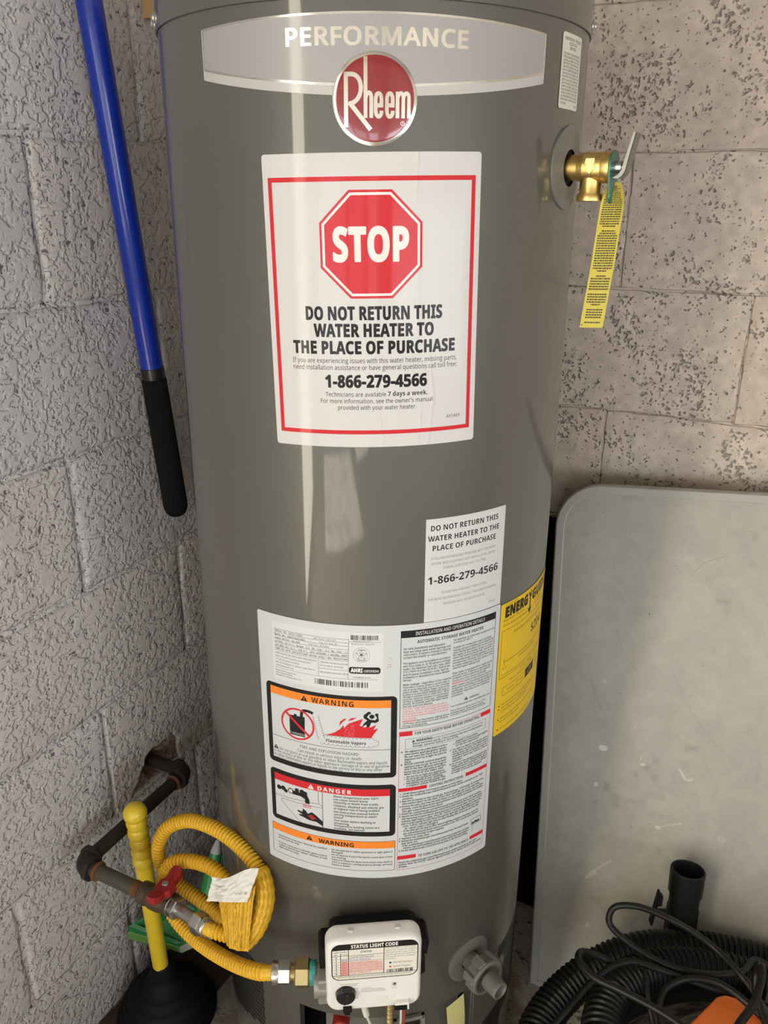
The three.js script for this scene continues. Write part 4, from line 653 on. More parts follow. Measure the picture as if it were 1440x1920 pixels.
  F.block([['TO LIGHT PILOT:', { fit: 15 }], ['PUSH, HOLD KNOB, PUSH IGNITER', { fit: 31 }], ['BUTTON UNTIL STATUS LIGHT BLINKS', { fit: 33 }], ['RELEASE KNOB, ROTATE TO SETTING', { fit: 34 }]], 39, 15.6, 1.7, 2.3, G);
  F.circ(85, 11.4, 3.7, '#c2c0ba'); F.circ(85.6, 10.8, 2.0, '#4b4a52'); F.text('STATUS', 85, 18.4, 1.6, { align: 'c', ...G });
  const fg = new THREE.PlaneGeometry(0.100, 0.0411); { const uv = fg.attributes.uv; } fg.translate(-0.0005, -0.0285, -0.0013);
  // sized so that it stays on the flat of the face
  obj('control_print', fg, mat(0xffffff, 0.38, 0, { map: F.tex() }), g);
  obj('temperature_knob', [turned(V(-0.0355, -0.0275, -0.0015), V(-0.0355, -0.0275, 1), [[0, 0], [0, 0.0128], [0.006, 0.0118], [0.0075, 0.0108], [0.008, 0]], 36), (() => { const b = rbox(0.0050, 0.0175, 0.0036, 0.0015, 0, 0, 0); b.rotateZ(-0.25); b.translate(-0.0355, -0.0275, 0.0072); return b; })()], mat([0.014, 0.014, 0.016], 0.25), g);
  obj('embossed_strip', [0, 1, 2, 3, 4, 5, 6, 7].map(k => rbox(0.0016, 0.0045, 0.0012, 0.0004, 0.006 + k * 0.0052, -0.0405, -0.0012, 1)), white, g);
  obj('clip', [rbox(0.011, 0.0055, 0.008, 0.001, -0.0335, -0.0525, 0.0), rbox(0.0075, 0.0065, 0.006, 0.001, -0.0335, -0.0590, -0.001)], M.black, g);
  obj('clip', rbox(0.0155, 0.0085, 0.007, 0.001, 0.0335, -0.0535, 0.001), M.black, g);
  obj('clip_guard', [rbox(0.018, 0.004, 0.010, 0.0015, 0.0345, -0.0470, 0.0), rbox(0.0022, 0.012, 0.010, 0.001, 0.0430, -0.0510, 0.0)], white, g);
  obj('latch', [rbox(0.007, 0.004, 0.006, 0.001, -0.028, 0.0605, -0.016), rbox(0.007, 0.004, 0.006, 0.001, 0.030, 0.0605, -0.016)], mat([0.55, 0.55, 0.52], 0.5), g);
}
// what shows of the burner compartment below the control
{
  const g = sub('burner_compartment', heater, 'burner door seen below the control');
  obj('inner_door', fixNormals(tankPatch(-0.073 / RT, 0.15 / RT, 0.05, OPEN_Y + 0.03, 24, 2, RT - 0.022)), mat([0.185, 0.178, 0.165], 0.3), g);
  const fr = [rbox(0.046, 0.006, 0.006, 0.001, 0, 0.028, 0), rbox(0.006, 0.062, 0.006, 0.001, -0.020, 0, 0), rbox(0.006, 0.062, 0.006, 0.001, 0.020, 0, 0)];
  for (const b of fr) { b.rotateY(0.055 / RT); b.translate(0.052, 0.228, 0.2285); }
  obj('sight_frame', fr, M.tankLight, g, 'grey square frame round the sight window');
  obj('sight_window', (() => { const b = rbox(0.036, 0.05, 0.002, 0.0005); b.rotateY(0.055 / RT); b.translate(0.052, 0.228, 0.2255); return b; })(), mat([0.02, 0.02, 0.018], 0.15), g);
  obj('igniter_wire', sweep([V(-0.012, 0.385, 0.282), V(-0.008, 0.34, 0.283), V(0.004, 0.30, 0.279), V(0.016, 0.27, 0.262), V(0.018, 0.22, 0.24), V(0.018, 0.15, 0.232)], (l) => l < 0.052 ? 0.0042 : 0.0018, { radial: 10, step: 0.002 }), [mat([0.72, 0.71, 0.68], 0.5)][0], g);
  const sp = (l) => 0.0042 + 0.0011 * Math.cos(l / 0.0026 * Math.PI * 2) * (l > 0.045 ? 1 : 0);
  obj('pilot_tube', sweep([V(0.0235, 0.385, 0.272), V(0.0235, 0.30, 0.270), V(0.0235, 0.20, 0.250), V(0.0235, 0.12, 0.235)], sp, { radial: 12, step: 0.0006 }), M.brassDull, g);
  obj('red_wire', sweep([V(0.040, 0.385, 0.286), V(0.042, 0.33, 0.283), V(0.040, 0.28, 0.272), V(0.041, 0.2, 0.245)], 0.0016, { radial: 8 }), mat([0.42, 0.04, 0.03], 0.5), g);
  obj('white_wire', sweep([V(0.0365, 0.385, 0.287), V(0.038, 0.33, 0.2845), V(0.036, 0.28, 0.273), V(0.037, 0.2, 0.246)], 0.0016, { radial: 8 }), mat([0.7, 0.68, 0.64], 0.5), g);
  obj('igniter_button', rod(V(-0.041, 0.245, 0.2), V(-0.043, 0.252, 0.243), 0.012, 0.004), mat([0.42, 0.035, 0.025], 0.35), g, 'red igniter button');
  const pg = gridGeo(6, 8, (u, v) => onTank(0.112 + 0.029 * u - 0.004 * v, 0.16 + (0.106 - 0.010 * (1 - u)) * v, 0.002 + 0.004 * Math.sin(v * 3)));
  obj('paper_corner', pg, mat([0.66, 0.62, 0.27], 0.7, 0, { side: THREE.DoubleSide }), g, 'corner of a yellow paper hanging out');
}

// ---------------------------------------------------------------- gas pipe from the wall
{
  const rusty = tileNoise(32, 31), rusty2 = tileNoise(90, 32);
  const rustTex = (a, b, k0) => metres(dataTex(256, (u, v) => { const n = 0.6 * rusty(u, v) + 0.4 * rusty2(u, v), k = smooth(k0, k0 + 0.22, n), m = 0.85 + 0.3 * rusty2(v, u); return a.map((x, i) => Math.min(1, (x * (1 - k) + b[i] * k) * m)); }, true), 0.08);
  const blackIron = new THREE.MeshStandardMaterial({ map: rustTex([0.20, 0.19, 0.18], [0.31, 0.23, 0.16], 0.60), roughness: 0.62, metalness: 0.35 });
  const galv = new THREE.MeshStandardMaterial({ map: rustTex([0.36, 0.36, 0.335], [0.33, 0.26, 0.17], 0.52), roughness: 0.5, metalness: 0.45 });
  const rust = new THREE.MeshStandardMaterial({ map: rustTex([0.50, 0.33, 0.17], [0.30, 0.21, 0.14], 0.45), roughness: 0.9 });
  const g = thing('gas_pipe', 'dark rusty iron gas pipe elbowing out of the left wall to a red-handled valve', 'pipe', room(S_L, 0, HOLE.t));
  const Y = 0.410, r = 0.0107, o = g.position, L = (s, y, t) => room(s, y, t).sub(o);
  const s1 = -0.330, t0 = 0.052, t1 = 0.283;
  obj('pipe', rod(L(-0.455, Y, t0), L(s1 - 0.014, Y, t0), r), blackIron, g);
  const elbow = (c, d1, d2, m) => { // c: centre, d1,d2: unit directions of its two mouths
    const R = 0.0168, k = 0.021; const p = []; for (let i = 0; i <= 8; i++) { const q = i / 8; const w0 = (1 - q) ** 2, w2 = q * q; p.push(c.clone().addScaledVector(d1, k * w0).addScaledVector(d2, k * w2)); }
    const col = (d) => turned(c.clone().addScaledVector(d, k - 0.009), c.clone().addScaledVector(d, 1), [[0, R - 0.001], [0.001, R + 0.0012], [0.008, R + 0.0012], [0.009, R], [0.009, r - 0.001]], 28);
    return obj('elbow', [sweep(p, R - 0.0004, { radial: 24, step: 0.002 }), col(d1), col(d2)], m, g);
  };
  const dS = room(1, 0, 0), dT = room(0, 0, 1);
  elbow(L(s1, Y, t0), dS.clone().negate(), dT, blackIron);
  obj('pipe', rod(L(s1, Y, t0 + 0.016), L(s1, Y, t1 - 0.016), r), blackIron, g);
  elbow(L(s1, Y, t1), dT.clone().negate(), dS, blackIron);
  const ringAt = (a, b, R) => turned(a, b, [[0, r], [0, R - 0.0008], [0.0008, R], [a.distanceTo(b) - 0.001, R - 0.0006], [a.distanceTo(b), r]], 28);
  obj('rust_ring', ringAt(L(s1, Y, t0 + 0.0285), L(s1, Y, t0 + 0.0325), 0.0142), rust, g, 'orange rust at the elbow mouth');
  obj('rust_ring', ringAt(L(s1 + 0.0285, Y, t1), L(s1 + 0.0325, Y, t1), 0.0146), rust, g, 'orange rust at the elbow mouth');
  obj('pipe', rod(L(s1 + 0.016, Y, t1), L(-0.214, Y, t1), r), galv, g, 'short grey pipe to the valve');
  obj('rust_ring', ringAt(L(-0.232, Y, t1), L(-0.216, Y, t1), 0.0117), rust, g, 'rusty threads at the valve');
  const valveM = new THREE.MeshStandardMaterial({ map: rustTex([0.32, 0.30, 0.27], [0.38, 0.27, 0.18], 0.42), roughness: 0.5, metalness: 0.5 });
  obj('valve_body', [turned(L(-0.218, Y, t1), L(1, Y, t1), [[0, 0.011], [0, 0.0150], [0.002, 0.0158], [0.012, 0.0158], [0.014, 0.0142], [0.022, 0.0165], [0.034, 0.0165], [0.042, 0.0142], [0.046, 0.0150], [0.058, 0.0150], [0.060, 0.0142], [0.060, 0]], 30), rod(L(-0.173, Y + 0.010, t1), L(-0.173, Y + 0.026, t1), 0.0075)], valveM, g);
  // red wing handle
  const wing = new THREE.Shape(); [[-0.029, -0.0050], [-0.024, -0.0072], [-0.011, -0.0058], [-0.006, -0.0105], [0.006, -0.0105], [0.011, -0.0058], [0.024, -0.0072], [0.029, -0.0050], [0.030, 0.002], [0.028, 0.0068], [0.022, 0.0076], [0.011, 0.0060], [0.006, 0.0105], [-0.006, 0.0105], [-0.011, 0.0060], [-0.022, 0.0076], [-0.028, 0.0068], [-0.030, 0.002]].forEach(([x, y], i) => i ? wing.lineTo(x, y) : wing.moveTo(x, y)); wing.closePath();
  const wg = new THREE.ExtrudeGeometry(wing, { depth: 0.008, bevelEnabled: true, bevelSize: 0.0018, bevelThickness: 0.0018, bevelSegments: 3 }); wg.rotateX(-Math.PI / 2);
  { const p = wg.attributes.position; for (let i = 0; i < p.count; i++) { const x = p.getX(i), q = Math.max(0, Math.abs(x) - 0.010); p.setY(i, p.getY(i) + q * 0.28); } wg.computeVertexNormals(); }
  wg.rotateY(65 * Math.PI / 180); const wp = L(-0.173, Y + 0.023, t1); wg.translate(wp.x, wp.y, wp.z);
  obj('valve_handle', wg, mat([0.34, 0.014, 0.015], 0.45), g, 'red wing handle');
  obj('handle_screw', hexNut(L(-0.173, Y + 0.030, t1), L(-0.173, Y + 0.0365, t1), 0.005), M.steel, g);
}

// ---------------------------------------------------------------- yellow flexible gas connector
{
  const g = thing('gas_connector', 'coiled yellow corrugated gas hose from the pipe valve to the white gas control', 'hose', V(-0.16, 0, 0.2));
  const o = g.position, yellow = mat([0.84, 0.50, 0.030], 0.42), q = (x, y, z) => V(x, y, z).sub(o);
  const path = [[-0.222, 0.4165, 0.2200], [-0.21, 0.4185, 0.2265], [-0.19, 0.418, 0.233], [-0.167, 0.421, 0.238], [-0.147, 0.441, 0.236], [-0.14, 0.463, 0.222], [-0.144, 0.481, 0.203], [-0.160, 0.494, 0.183], [-0.189, 0.501, 0.155], [-0.226, 0.501, 0.127], [-0.266, 0.489, 0.102], [-0.298, 0.466, 0.093], [-0.312, 0.435, 0.094], [-0.308, 0.398, 0.098], [-0.282, 0.371, 0.105], [-0.242, 0.363, 0.13], [-0.208, 0.365, 0.159], [-0.19, 0.385, 0.176], [-0.186, 0.41, 0.176], [-0.196, 0.433, 0.167], [-0.221, 0.445, 0.148], [-0.258, 0.442, 0.130], [-0.288, 0.429, 0.122], [-0.300, 0.406, 0.124], [-0.298, 0.381, 0.133], [-0.280, 0.364, 0.155], [-0.246, 0.357, 0.185], [-0.206, 0.366, 0.22], [-0.165, 0.382, 0.253], [-0.138, 0.394, 0.270], [-0.121, 0.398, 0.2735]].map(a => q(...a));
  const pitch = 0.0056, plainEnd = 0.016;
  obj('hose', sweep(path, (l, L) => { const e = smooth(plainEnd - 0.004, plainEnd + 0.004, l) * smooth(plainEnd - 0.004, plainEnd + 0.004, L - l); const c = Math.cos(l / pitch * Math.PI * 2); return 0.0093 + e * (0.0012 - 0.0034 * Math.pow((1 - c) / 2, 2)); }, { radial: 16, step: 0.00059, caps: true }), yellow, g);
  // flare fittings at the pipe valve
  const P0 = room(-0.165, 0.410, 0.283).sub(o), P1 = q(-0.219, 0.4167, 0.2215), d = P1.clone().sub(P0).normalize(), at = l => P0.clone().addScaledVector(d, l), LL = P0.distanceTo(P1);
  obj('flare_adapter', [rod(at(-0.004), at(LL - 0.016), 0.0085), hexNut(at(0.004), at(0.015), 0.0150), turned(at(0.0015), at(1), [[0, 0.009], [0.0005, 0.0148], [0.0022, 0.0148], [0.0025, 0.009]], 28)], M.steel, g);
  obj('flare_nut', [hexNut(at(LL - 0.022), at(LL - 0.006), 0.0150), turned(at(LL - 0.007), at(LL + 1), [[0, 0.0125], [0.006, 0.0128], [0.009, 0.0118], [0.009, 0.0095]], 28)], M.chrome, g);
  // fittings at the gas control
  const z = 0.2740, y = 0.3985, X = x => q(x, y, z);
  obj('flare_nut', [turned(X(-0.127), X(-0.1), [[0, 0.0095], [0, 0.0140], [0.001, 0.0146], [0.008, 0.0146], [0.009, 0.014]], 30), hexNut(X(-0.119), X(-0.103), 0.0150)], M.chrome, g);
  obj('brass_adapter', [rod(X(-0.104), X(-0.096), 0.0112), hexNut(X(-0.0975), X(-0.079), 0.0185, 0.0016), rod(X(-0.079), X(-0.058), 0.0115)], M.brassDull, g, 'brass adapter nut');
  obj('sealing_tape', turned(X(-0.0790), X(0), [[0, 0.0120], [0.0003, 0.0150], [0.0078, 0.0150], [0.0082, 0.0120]], 32), mat([0.05, 0.31, 0.29], 0.5), g, 'green ring on the brass adapter');
  // crumpled printed tag wrapped about the two strands
  const TW = 66, TH = 96, T = new Print(TW, TH, 8, '#eab522'), R = rng(19);
  for (let c = 0; c < 11; c++) { const x0 = 1.5 + c * 6.0; for (let l = 0; l < 3; l++) { let yy = 3 + R() * 4; while (yy < TH - 4) { const ln = 1 + R() * 4.5; if (R() > 0.08) T.rect(x0 + l * 1.15, yy, 0.62, ln, 'rgba(74,56,10,0.55)'); yy += ln + 0.5; } } }
  T.rect(6, 0, 2, TH, '#dfaa22'); T.rect(26, 0, 1.4, TH, '#e4b030');
  const tagM = new THREE.MeshStandardMaterial({ map: T.tex(), roughness: 0.6, side: THREE.DoubleSide });
  const n = tileNoise(12, 44), n2 = tileNoise(30, 45);
  // frame of the tag: right and up along the coil, out toward the reader
  const c0 = q(-0.176, 0.452, 0.236), eR = V(0.86, 0.05, 0.36).normalize(), eN = V(-0.30, 0.62, 0.72); eN.addScaledVector(eR, -eN.dot(eR)).normalize(); const eU = eN.clone().cross(eR).normalize();
  const place = (x, yy, zz) => c0.clone().addScaledVector(eR, x).addScaledVector(eU, yy).addScaledVector(eN, zz);
  // front leaf: gathered, wider at the top
  const leaf = gridGeo(60, 40, (u, v) => { const wT = 0.0285, wB = 0.0160, w2 = wB + (wT - wB) * v, x = (u - 0.5) * 2 * w2 - 0.016 * (v - 0.6); const fold = Math.sin(u * 19 + 2.5 * n(u, v)) * 0.0014 * (1.2 - v * 0.5) + (n2(u, v) - 0.5) * 0.0024; const hh = (v - 0.5) * 0.074 + (u - 0.5) * 0.010 * v; return place(x, hh + 0.001, 0.0130 - 0.012 * (2 * u - 1) ** 2 * (1 - v * 0.6) + fold - 0.008 * (1 - v) ** 2); });
  obj('paper_tag', leaf, tagM, g, 'crumpled yellow printed tag');
  // sleeve: the same tag rolled round the outer strand
  const sp = [[-0.166, 0.414, 0.240], [-0.152, 0.432, 0.2385], [-0.143, 0.450, 0.230], [-0.1395, 0.466, 0.219], [-0.1435, 0.480, 0.2045], [-0.150, 0.488, 0.194]].map(a => q(...a));
  obj('paper_tag_wrap', sweep(sp, (l) => 0.0128 + 0.0005 * Math.sin(l * 620), { radial: 26, step: 0.0018, caps: false }), (() => { const t2 = T.tex(); t2.wrapS = t2.wrapT = THREE.RepeatWrapping; t2.repeat.set(1 / 0.066, 1 / 0.096); return new THREE.MeshStandardMaterial({ map: t2, roughness: 0.6, side: THREE.DoubleSide }); })(), g);
  // white receipt sticker on the upper part
  const SW = 60, SH = 34, S = new Print(SW, SH, 8, '#e7e5dc'), I = { color: '#77767a', font: 'monospace' };
  S.text('224480-15 13/09/21', 6, 13, 2.4, I); S.text('CHG: SALE', 7, 17.2, 2.4, I); S.text('LVY-1063', 8, 26.4, 2.4, I); S.text('(FG#5)', 9.5, 30.4, 2.4, I); S.text('12:43 PM', 40, 26.4, 2.5, { ...I, bold: true });
  const patch = gridGeo(30, 18, (u, v) => { const w2 = 0.0275 + 0.003 * v, x = (u - 0.5) * 2 * w2 - 0.009 + 0.002 * v; const hh = 0.0170 + 0.012 * (u - 0.5) + v * 0.034 + 0.010 * (u - 0.45) * v - 0.004 * Math.sin(u * 5.5) * v; return place(x, hh, 0.0165 + 0.003 * Math.sin(u * 3) - 0.006 * (2 * u - 1) ** 2 * 0.5 + (n(u, v) - 0.5) * 0.003 + (u < 0.15 ? (0.15 - u) * 0.03 : 0)); });
  obj('paper_sticker', patch, new THREE.MeshStandardMaterial({ map: S.tex(), roughness: 0.6, side: THREE.DoubleSide }), g, 'white receipt sticker on the tag');
}

// ---------------------------------------------------------------- hanging instruction tag on the relief valve
{
  const w = 24, h = 146, P = new Print(w, h, 9, '#c8b84a'), R = rng(7), I = '#3e3914';
  P.rect(0, 0, w, 3, '#c8b84a');
  let y = 6; const rows = [2, 5, 3, 5, 5, 5, 5, 6, 6, 6, 6, 6, 6, 6, 6, 6, 6, 6, 6, 4, 0, 4, 5, 6, 6, 6, 6, 6, 6, 6, 6, 6, 6, 6, 6, 6, 6, 3, 0, 3, 6, 6, 6, 6, 6, 0, 6, 6, 6, 6, 3, 0, 5, 5, 5, 5, 0, 5];
  for (const k of rows) { const ww = k / 6 * 20; let x = k === 6 ? 2.2 : 12 - ww / 2, e = k === 6 ? 22 : 12 + ww / 2; while (x < e && k) { const l = Math.min(e - x, 0.8 + R() * 2.4); P.rect(x, y, l, 1.25, I); x += l + 0.38; } y += 2.36; }
  P.line(I, 0.35, [1, 110], [23, 110]); P.circ(1.8, 143.6, 0.7, I); P.text('NOTICE', 12, 6.2, 2.0, { align: 'c', color: I, bold: true });
  const g = thing('warning_tag', 'long yellow printed tag hanging from the brass relief valve', 'tag', V(0.243, 1.33, 0.15));
  const o = g.position, mid2 = [[0.2465, 1.339, 0.1435], [0.2440, 1.318, 0.1500], [0.2405, 1.290, 0.1560], [0.2375, 1.260, 0.1600], [0.2335, 1.228, 0.1640], [0.2295, 1.196, 0.1680]].map(a => V(...a));
  const cv = new THREE.CatmullRomCurve3(mid2); const across = (v) => { const a = 0.15 + 0.85 * smooth(0.7, 1.0, v) - 0.85; const t = -0.12 + 0.55 * smooth(0.75, 1, v); return V(Math.cos(t), 0, -Math.sin(t) * -1).normalize(); };
  const tag = gridGeo(10, 50, (u, v) => { const p = cv.getPoint(1 - v), e = V(0.93, 0.02, 0.20 - 0.75 * smooth(0.72, 1, v)).normalize(), hw = 0.0118 * (1 - 0.25 * smooth(0.93, 1, v)); return p.addScaledVector(e, (u - 0.5) * 2 * hw).add(V(0, 0, 0.0012 * Math.sin(u * 3.1))).sub(o); });
  obj('tag_sheet', tag, new THREE.MeshStandardMaterial({ map: P.tex(), roughness: 0.5, side: THREE.DoubleSide }), g);
  obj('tie_wire', sweep([V(0.2465, 1.3375, 0.1432), V(0.2475, 1.3335, 0.1470), V(0.2470, 1.3295, 0.1455), V(0.2462, 1.3300, 0.1425), V(0.2465, 1.3375, 0.1432)].map(p => p.sub(o)), 0.0004, { radial: 6, step: 0.001 }), M.steel, g);
}

// ---------------------------------------------------------------- blue pole on the left wall
{
  const top = room(-0.358, 2.02, 0.112), bot = room(-0.354, 0.852, -0.012), d = bot.clone().sub(top).normalize();
  const at = y => top.clone().addScaledVector(d, (2.02 - y) / -d.y);
  const g = thing('extension_pole', 'blue extension pole with a black foam grip hanging on the left wall', 'pole', top.clone());
  const o = g.position, l = (p) => p.clone().sub(o);
  obj('tube', rod(l(at(2.02)), l(at(1.085)), 0.0162), new THREE.MeshPhysicalMaterial({ color: new THREE.Color().setRGB(0.002, 0.030, 0.38), roughness: 0.5, specularIntensity: 0.5, clearcoat: 0.7, clearcoatRoughness: 0.09 }), g, 'blue tube');
  obj('collar', rod(l(at(1.091)), l(at(1.072)), 0.0172, 0.001), mat([0.02, 0.02, 0.022], 0.25), g);
  const gl = at(1.075).distanceTo(at(0.852)), prof = [[0, 0.0172], [0.004, 0.0180], [0.10, 0.0186], [gl - 0.02, 0.0188]]; for (let k = 1; k <= 8; k++) { const q = k / 8 * Math.PI / 2; prof.push([gl - 0.02 + Math.sin(q) * 0.02, 0.0060 + Math.cos(q) * 0.0128]); } prof.push([gl, 0]);
  const foam = (() => { const n = tileNoise(128, 8); return metres(dataTex(256, (u, v) => { const h = n(u, v); return [h, h, h]; }), 0.06); })();
  obj('grip', turned(l(at(1.075)), l(at(0.852)), prof, 36), dull([0.011, 0.012, 0.013], 0.85, 0.35, { bumpMap: foam, bumpScale: 0.0004 }), g, 'black foam grip');
  const hp = at(1.92); obj('wall_hook', [sweep([l(room(S_L - 0.004, 1.945, 0.101)), l(room(S_L + 0.03, 1.945, 0.101)), l(room(-0.33, 1.94, 0.100)), l(room(-0.334, 1.958, 0.101))], 0.003, { radial: 10 }), sweep([l(room(-0.372, 1.945, 0.092)), l(room(-0.342, 1.945, 0.088)), l(room(-0.342, 1.945, 0.120))], 0.0025, { radial: 8 })], M.steel, g);
}

// ---------------------------------------------------------------- wooden strip beside the heater top
{
  const n = tileNoise(16, 51), wood = metres(dataTex(256, (u, v) => { const k = 0.5 + 0.5 * Math.sin((u * 40 + 3 * n(u, v * 0.25)) * 2); return [0.80 + 0.07 * k, 0.66 + 0.07 * k, 0.47 + 0.06 * k]; }, true), 0.2);
  const g = thing('wooden_strip', 'pale wooden strip on the left wall above the heater top', 'wood', room(S_L, 1.5485, -0.088), Math.PI / 2 - A);
  const b = rbox(0.034, 0.36, 0.022, 0.002, 0, 0.18, 0.011); obj('board', b, new THREE.MeshStandardMaterial({ map: wood, roughness: 0.7 }), g);
}

// ---------------------------------------------------------------- floor board, plunger, dustpan
{
  const n = tileNoise(16, 61), n2 = tileNoise(80, 62), wd = metres(dataTex(256, (u, v) => { const k = 0.5 * n(u * 1, v) + 0.5 * n2(u, v); return [0.20 + 0.16 * k, 0.155 + 0.13 * k, 0.125 + 0.10 * k]; }, true), 0.25);
  const g = thing('floor_board', 'dark dirty board lying along the foot of the left wall', 'board', room(-0.32, 0, 0.16), -A + Math.PI / 2);
  const b = rbox(0.72, 0.016, 0.128, 0.002, 0.08, 0.008, 0.0); b.rotateY(-0.04); obj('plank', b, new THREE.MeshStandardMaterial({ map: wd, bumpMap: grit, bumpScale: 0.001, roughness: 0.9 }), g);
}
{
  const base = room(-0.298, 0.0165, 0.184), top = room(-0.291, 0.478, 0.210);
  const g = thing('plunger', 'black rubber plunger with a ridged yellow handle beside the left wall', 'plunger', base.clone());
  const d = top.clone().sub(base).normalize(), at = l => V(0, 0, 0).addScaledVector(d, l), LH = top.distanceTo(base);
  const prof = [[0, 0.060], [0.0, 0.074], [0.004, 0.0785], [0.010, 0.0790], [0.0145, 0.0770], [0.0155, 0.0740], [0.024, 0.0735], [0.028, 0.0715], [0.029, 0.0685], [0.038, 0.0665], [0.0415, 0.0640], [0.0425, 0.0605], [0.051, 0.0565], [0.0545, 0.0530], [0.0555, 0.0490], [0.064, 0.0430], [0.0665, 0.0400], [0.0675, 0.0350], [0.078, 0.0295], [0.083, 0.0250], [0.088, 0.0222], [0.112, 0.0205], [0.117, 0.0190], [0.117, 0.013]];
  obj('rubber_cup', turned(V(0, 0, 0), V(0, 1, 0), prof.map(([l, r]) => [l, r > 0.03 ? r * 1.05 : r]), 64), dull([0.006, 0.006, 0.0065], 0.6, 0.35), g, 'black rubber cup');
  const hp = [[0.10, 0], [0.10, 0.0128], [LH - 0.135, 0.0130], [LH - 0.124, 0.0136]]; for (let k = 0; k < 5; k++) { const b = LH - 0.120 + k * 0.0190; hp.push([b, 0.0130], [b + 0.0025, 0.0146], [b + 0.006, 0.0156], [b + 0.0095, 0.0159], [b + 0.013, 0.0156], [b + 0.0165, 0.0146], [b + 0.0187, 0.0132]); }
  for (let k = 0; k <= 8; k++) { const q = -0.25 + k / 8 * (Math.PI / 2 + 0.25); hp.push([LH - 0.0175 + Math.sin(q) * 0.0175, Math.cos(q) * 0.0178]); }
  obj('handle', turned(V(0, 0, 0), d.clone(), hp, 32), new THREE.MeshPhysicalMaterial({ color: new THREE.Color().setRGB(0.86, 0.62, 0.03), roughness: 0.4, clearcoat: 0.4, clearcoatRoughness: 0.2 }), g, 'yellow ridged handle');
}
{
  const Aa = room(-0.374, 0.140, 0.176), Bb = room(-0.292, 0.1215, 0.146), Cc = room(-0.232, 0.140, 0.083), Dd = Aa.clone().add(Cc).sub(Bb).add(V(0, 0.008, 0));
  const g = thing('dustpan', 'green plastic dustpan propped behind the plunger against the left wall', 'dustpan', Bb.clone());
  const o = g.position, green = mat([0.018, 0.21, 0.055], 0.38), edgeM = mat([0.36, 0.40, 0.33], 0.7);
  const P = (u, v, h) => { const p = Aa.clone().multiplyScalar((1 - u) * (1 - v)).addScaledVector(Bb, u * (1 - v)).addScaledVector(Cc, u * v).addScaledVector(Dd, (1 - u) * v); return p.add(V(0, h, 0)).sub(o); };
  const slab = (u0, u1, v0, v1, h0, h1, h0b = h0, h1b = h1) => { const c = [P(u0, v0, h0), P(u1, v0, h0b), P(u1, v1, h0b), P(u0, v1, h0), P(u0, v0, h1), P(u1, v0, h1b), P(u1, v1, h1b), P(u0, v1, h1)]; const f = [[0, 1, 2, 3], [7, 6, 5, 4], [0, 4, 5, 1], [1, 5, 6, 2], [2, 6, 7, 3], [3, 7, 4, 0]]; const pos = [], uv = []; for (const [a, b, e, k] of f) for (const i of [a, b, e, a, e, k]) { pos.push(c[i].x, c[i].y, c[i].z); uv.push(0, 0); } const q = new THREE.BufferGeometry(); q.setAttribute('position', new THREE.Float32BufferAttribute(pos, 3)); q.setAttribute('uv', new THREE.Float32BufferAttribute(uv, 2)); q.computeVertexNormals(); return q; };
  green.side = edgeM.side = THREE.DoubleSide;
  obj('tray', [slab(0, 1, 0, 1, 0, 0.003), slab(0, 0.94, 0, 0.10, 0.003, 0.024, 0.003, 0.010), slab(0, 0.06, 0.1, 1, 0.003, 0.026), slab(0, 1, 0.94, 1, 0.003, 0.022, 0.003, 0.008)], green, g);
  obj('lip', slab(0.97, 1.03, -0.01, 1.0, -0.006, 0.0055), edgeM, g, 'grey worn lip');
  obj('rim', slab(0, 1.0, -0.035, 0.0, -0.003, 0.012, -0.003, 0.006), mat([0.13, 0.30, 0.06], 0.45), g, 'light green rim');
  const h0 = room(-0.268, 0.158, 0.112).sub(o), h1 = room(-0.264, 0.300, 0.060).sub(o), L = h0.distanceTo(h1);
  obj('handle', [turned(h0, h1, [[0, 0], [0, 0.0185], [0.02, 0.0178], [L * 0.85, 0.0095], [L * 0.86, 0]], 28)], mat([0.022, 0.27, 0.07], 0.35), g, 'tapering green handle');
  obj('handle_tip', turned(h0, h1, [[L * 0.85, 0.0092], [L * 0.87, 0.0088], [L * 0.99, 0.0040], [L, 0.0025], [L, 0]], 24), mat([0.55, 0.56, 0.56], 0.5), g, 'pale tip');
}

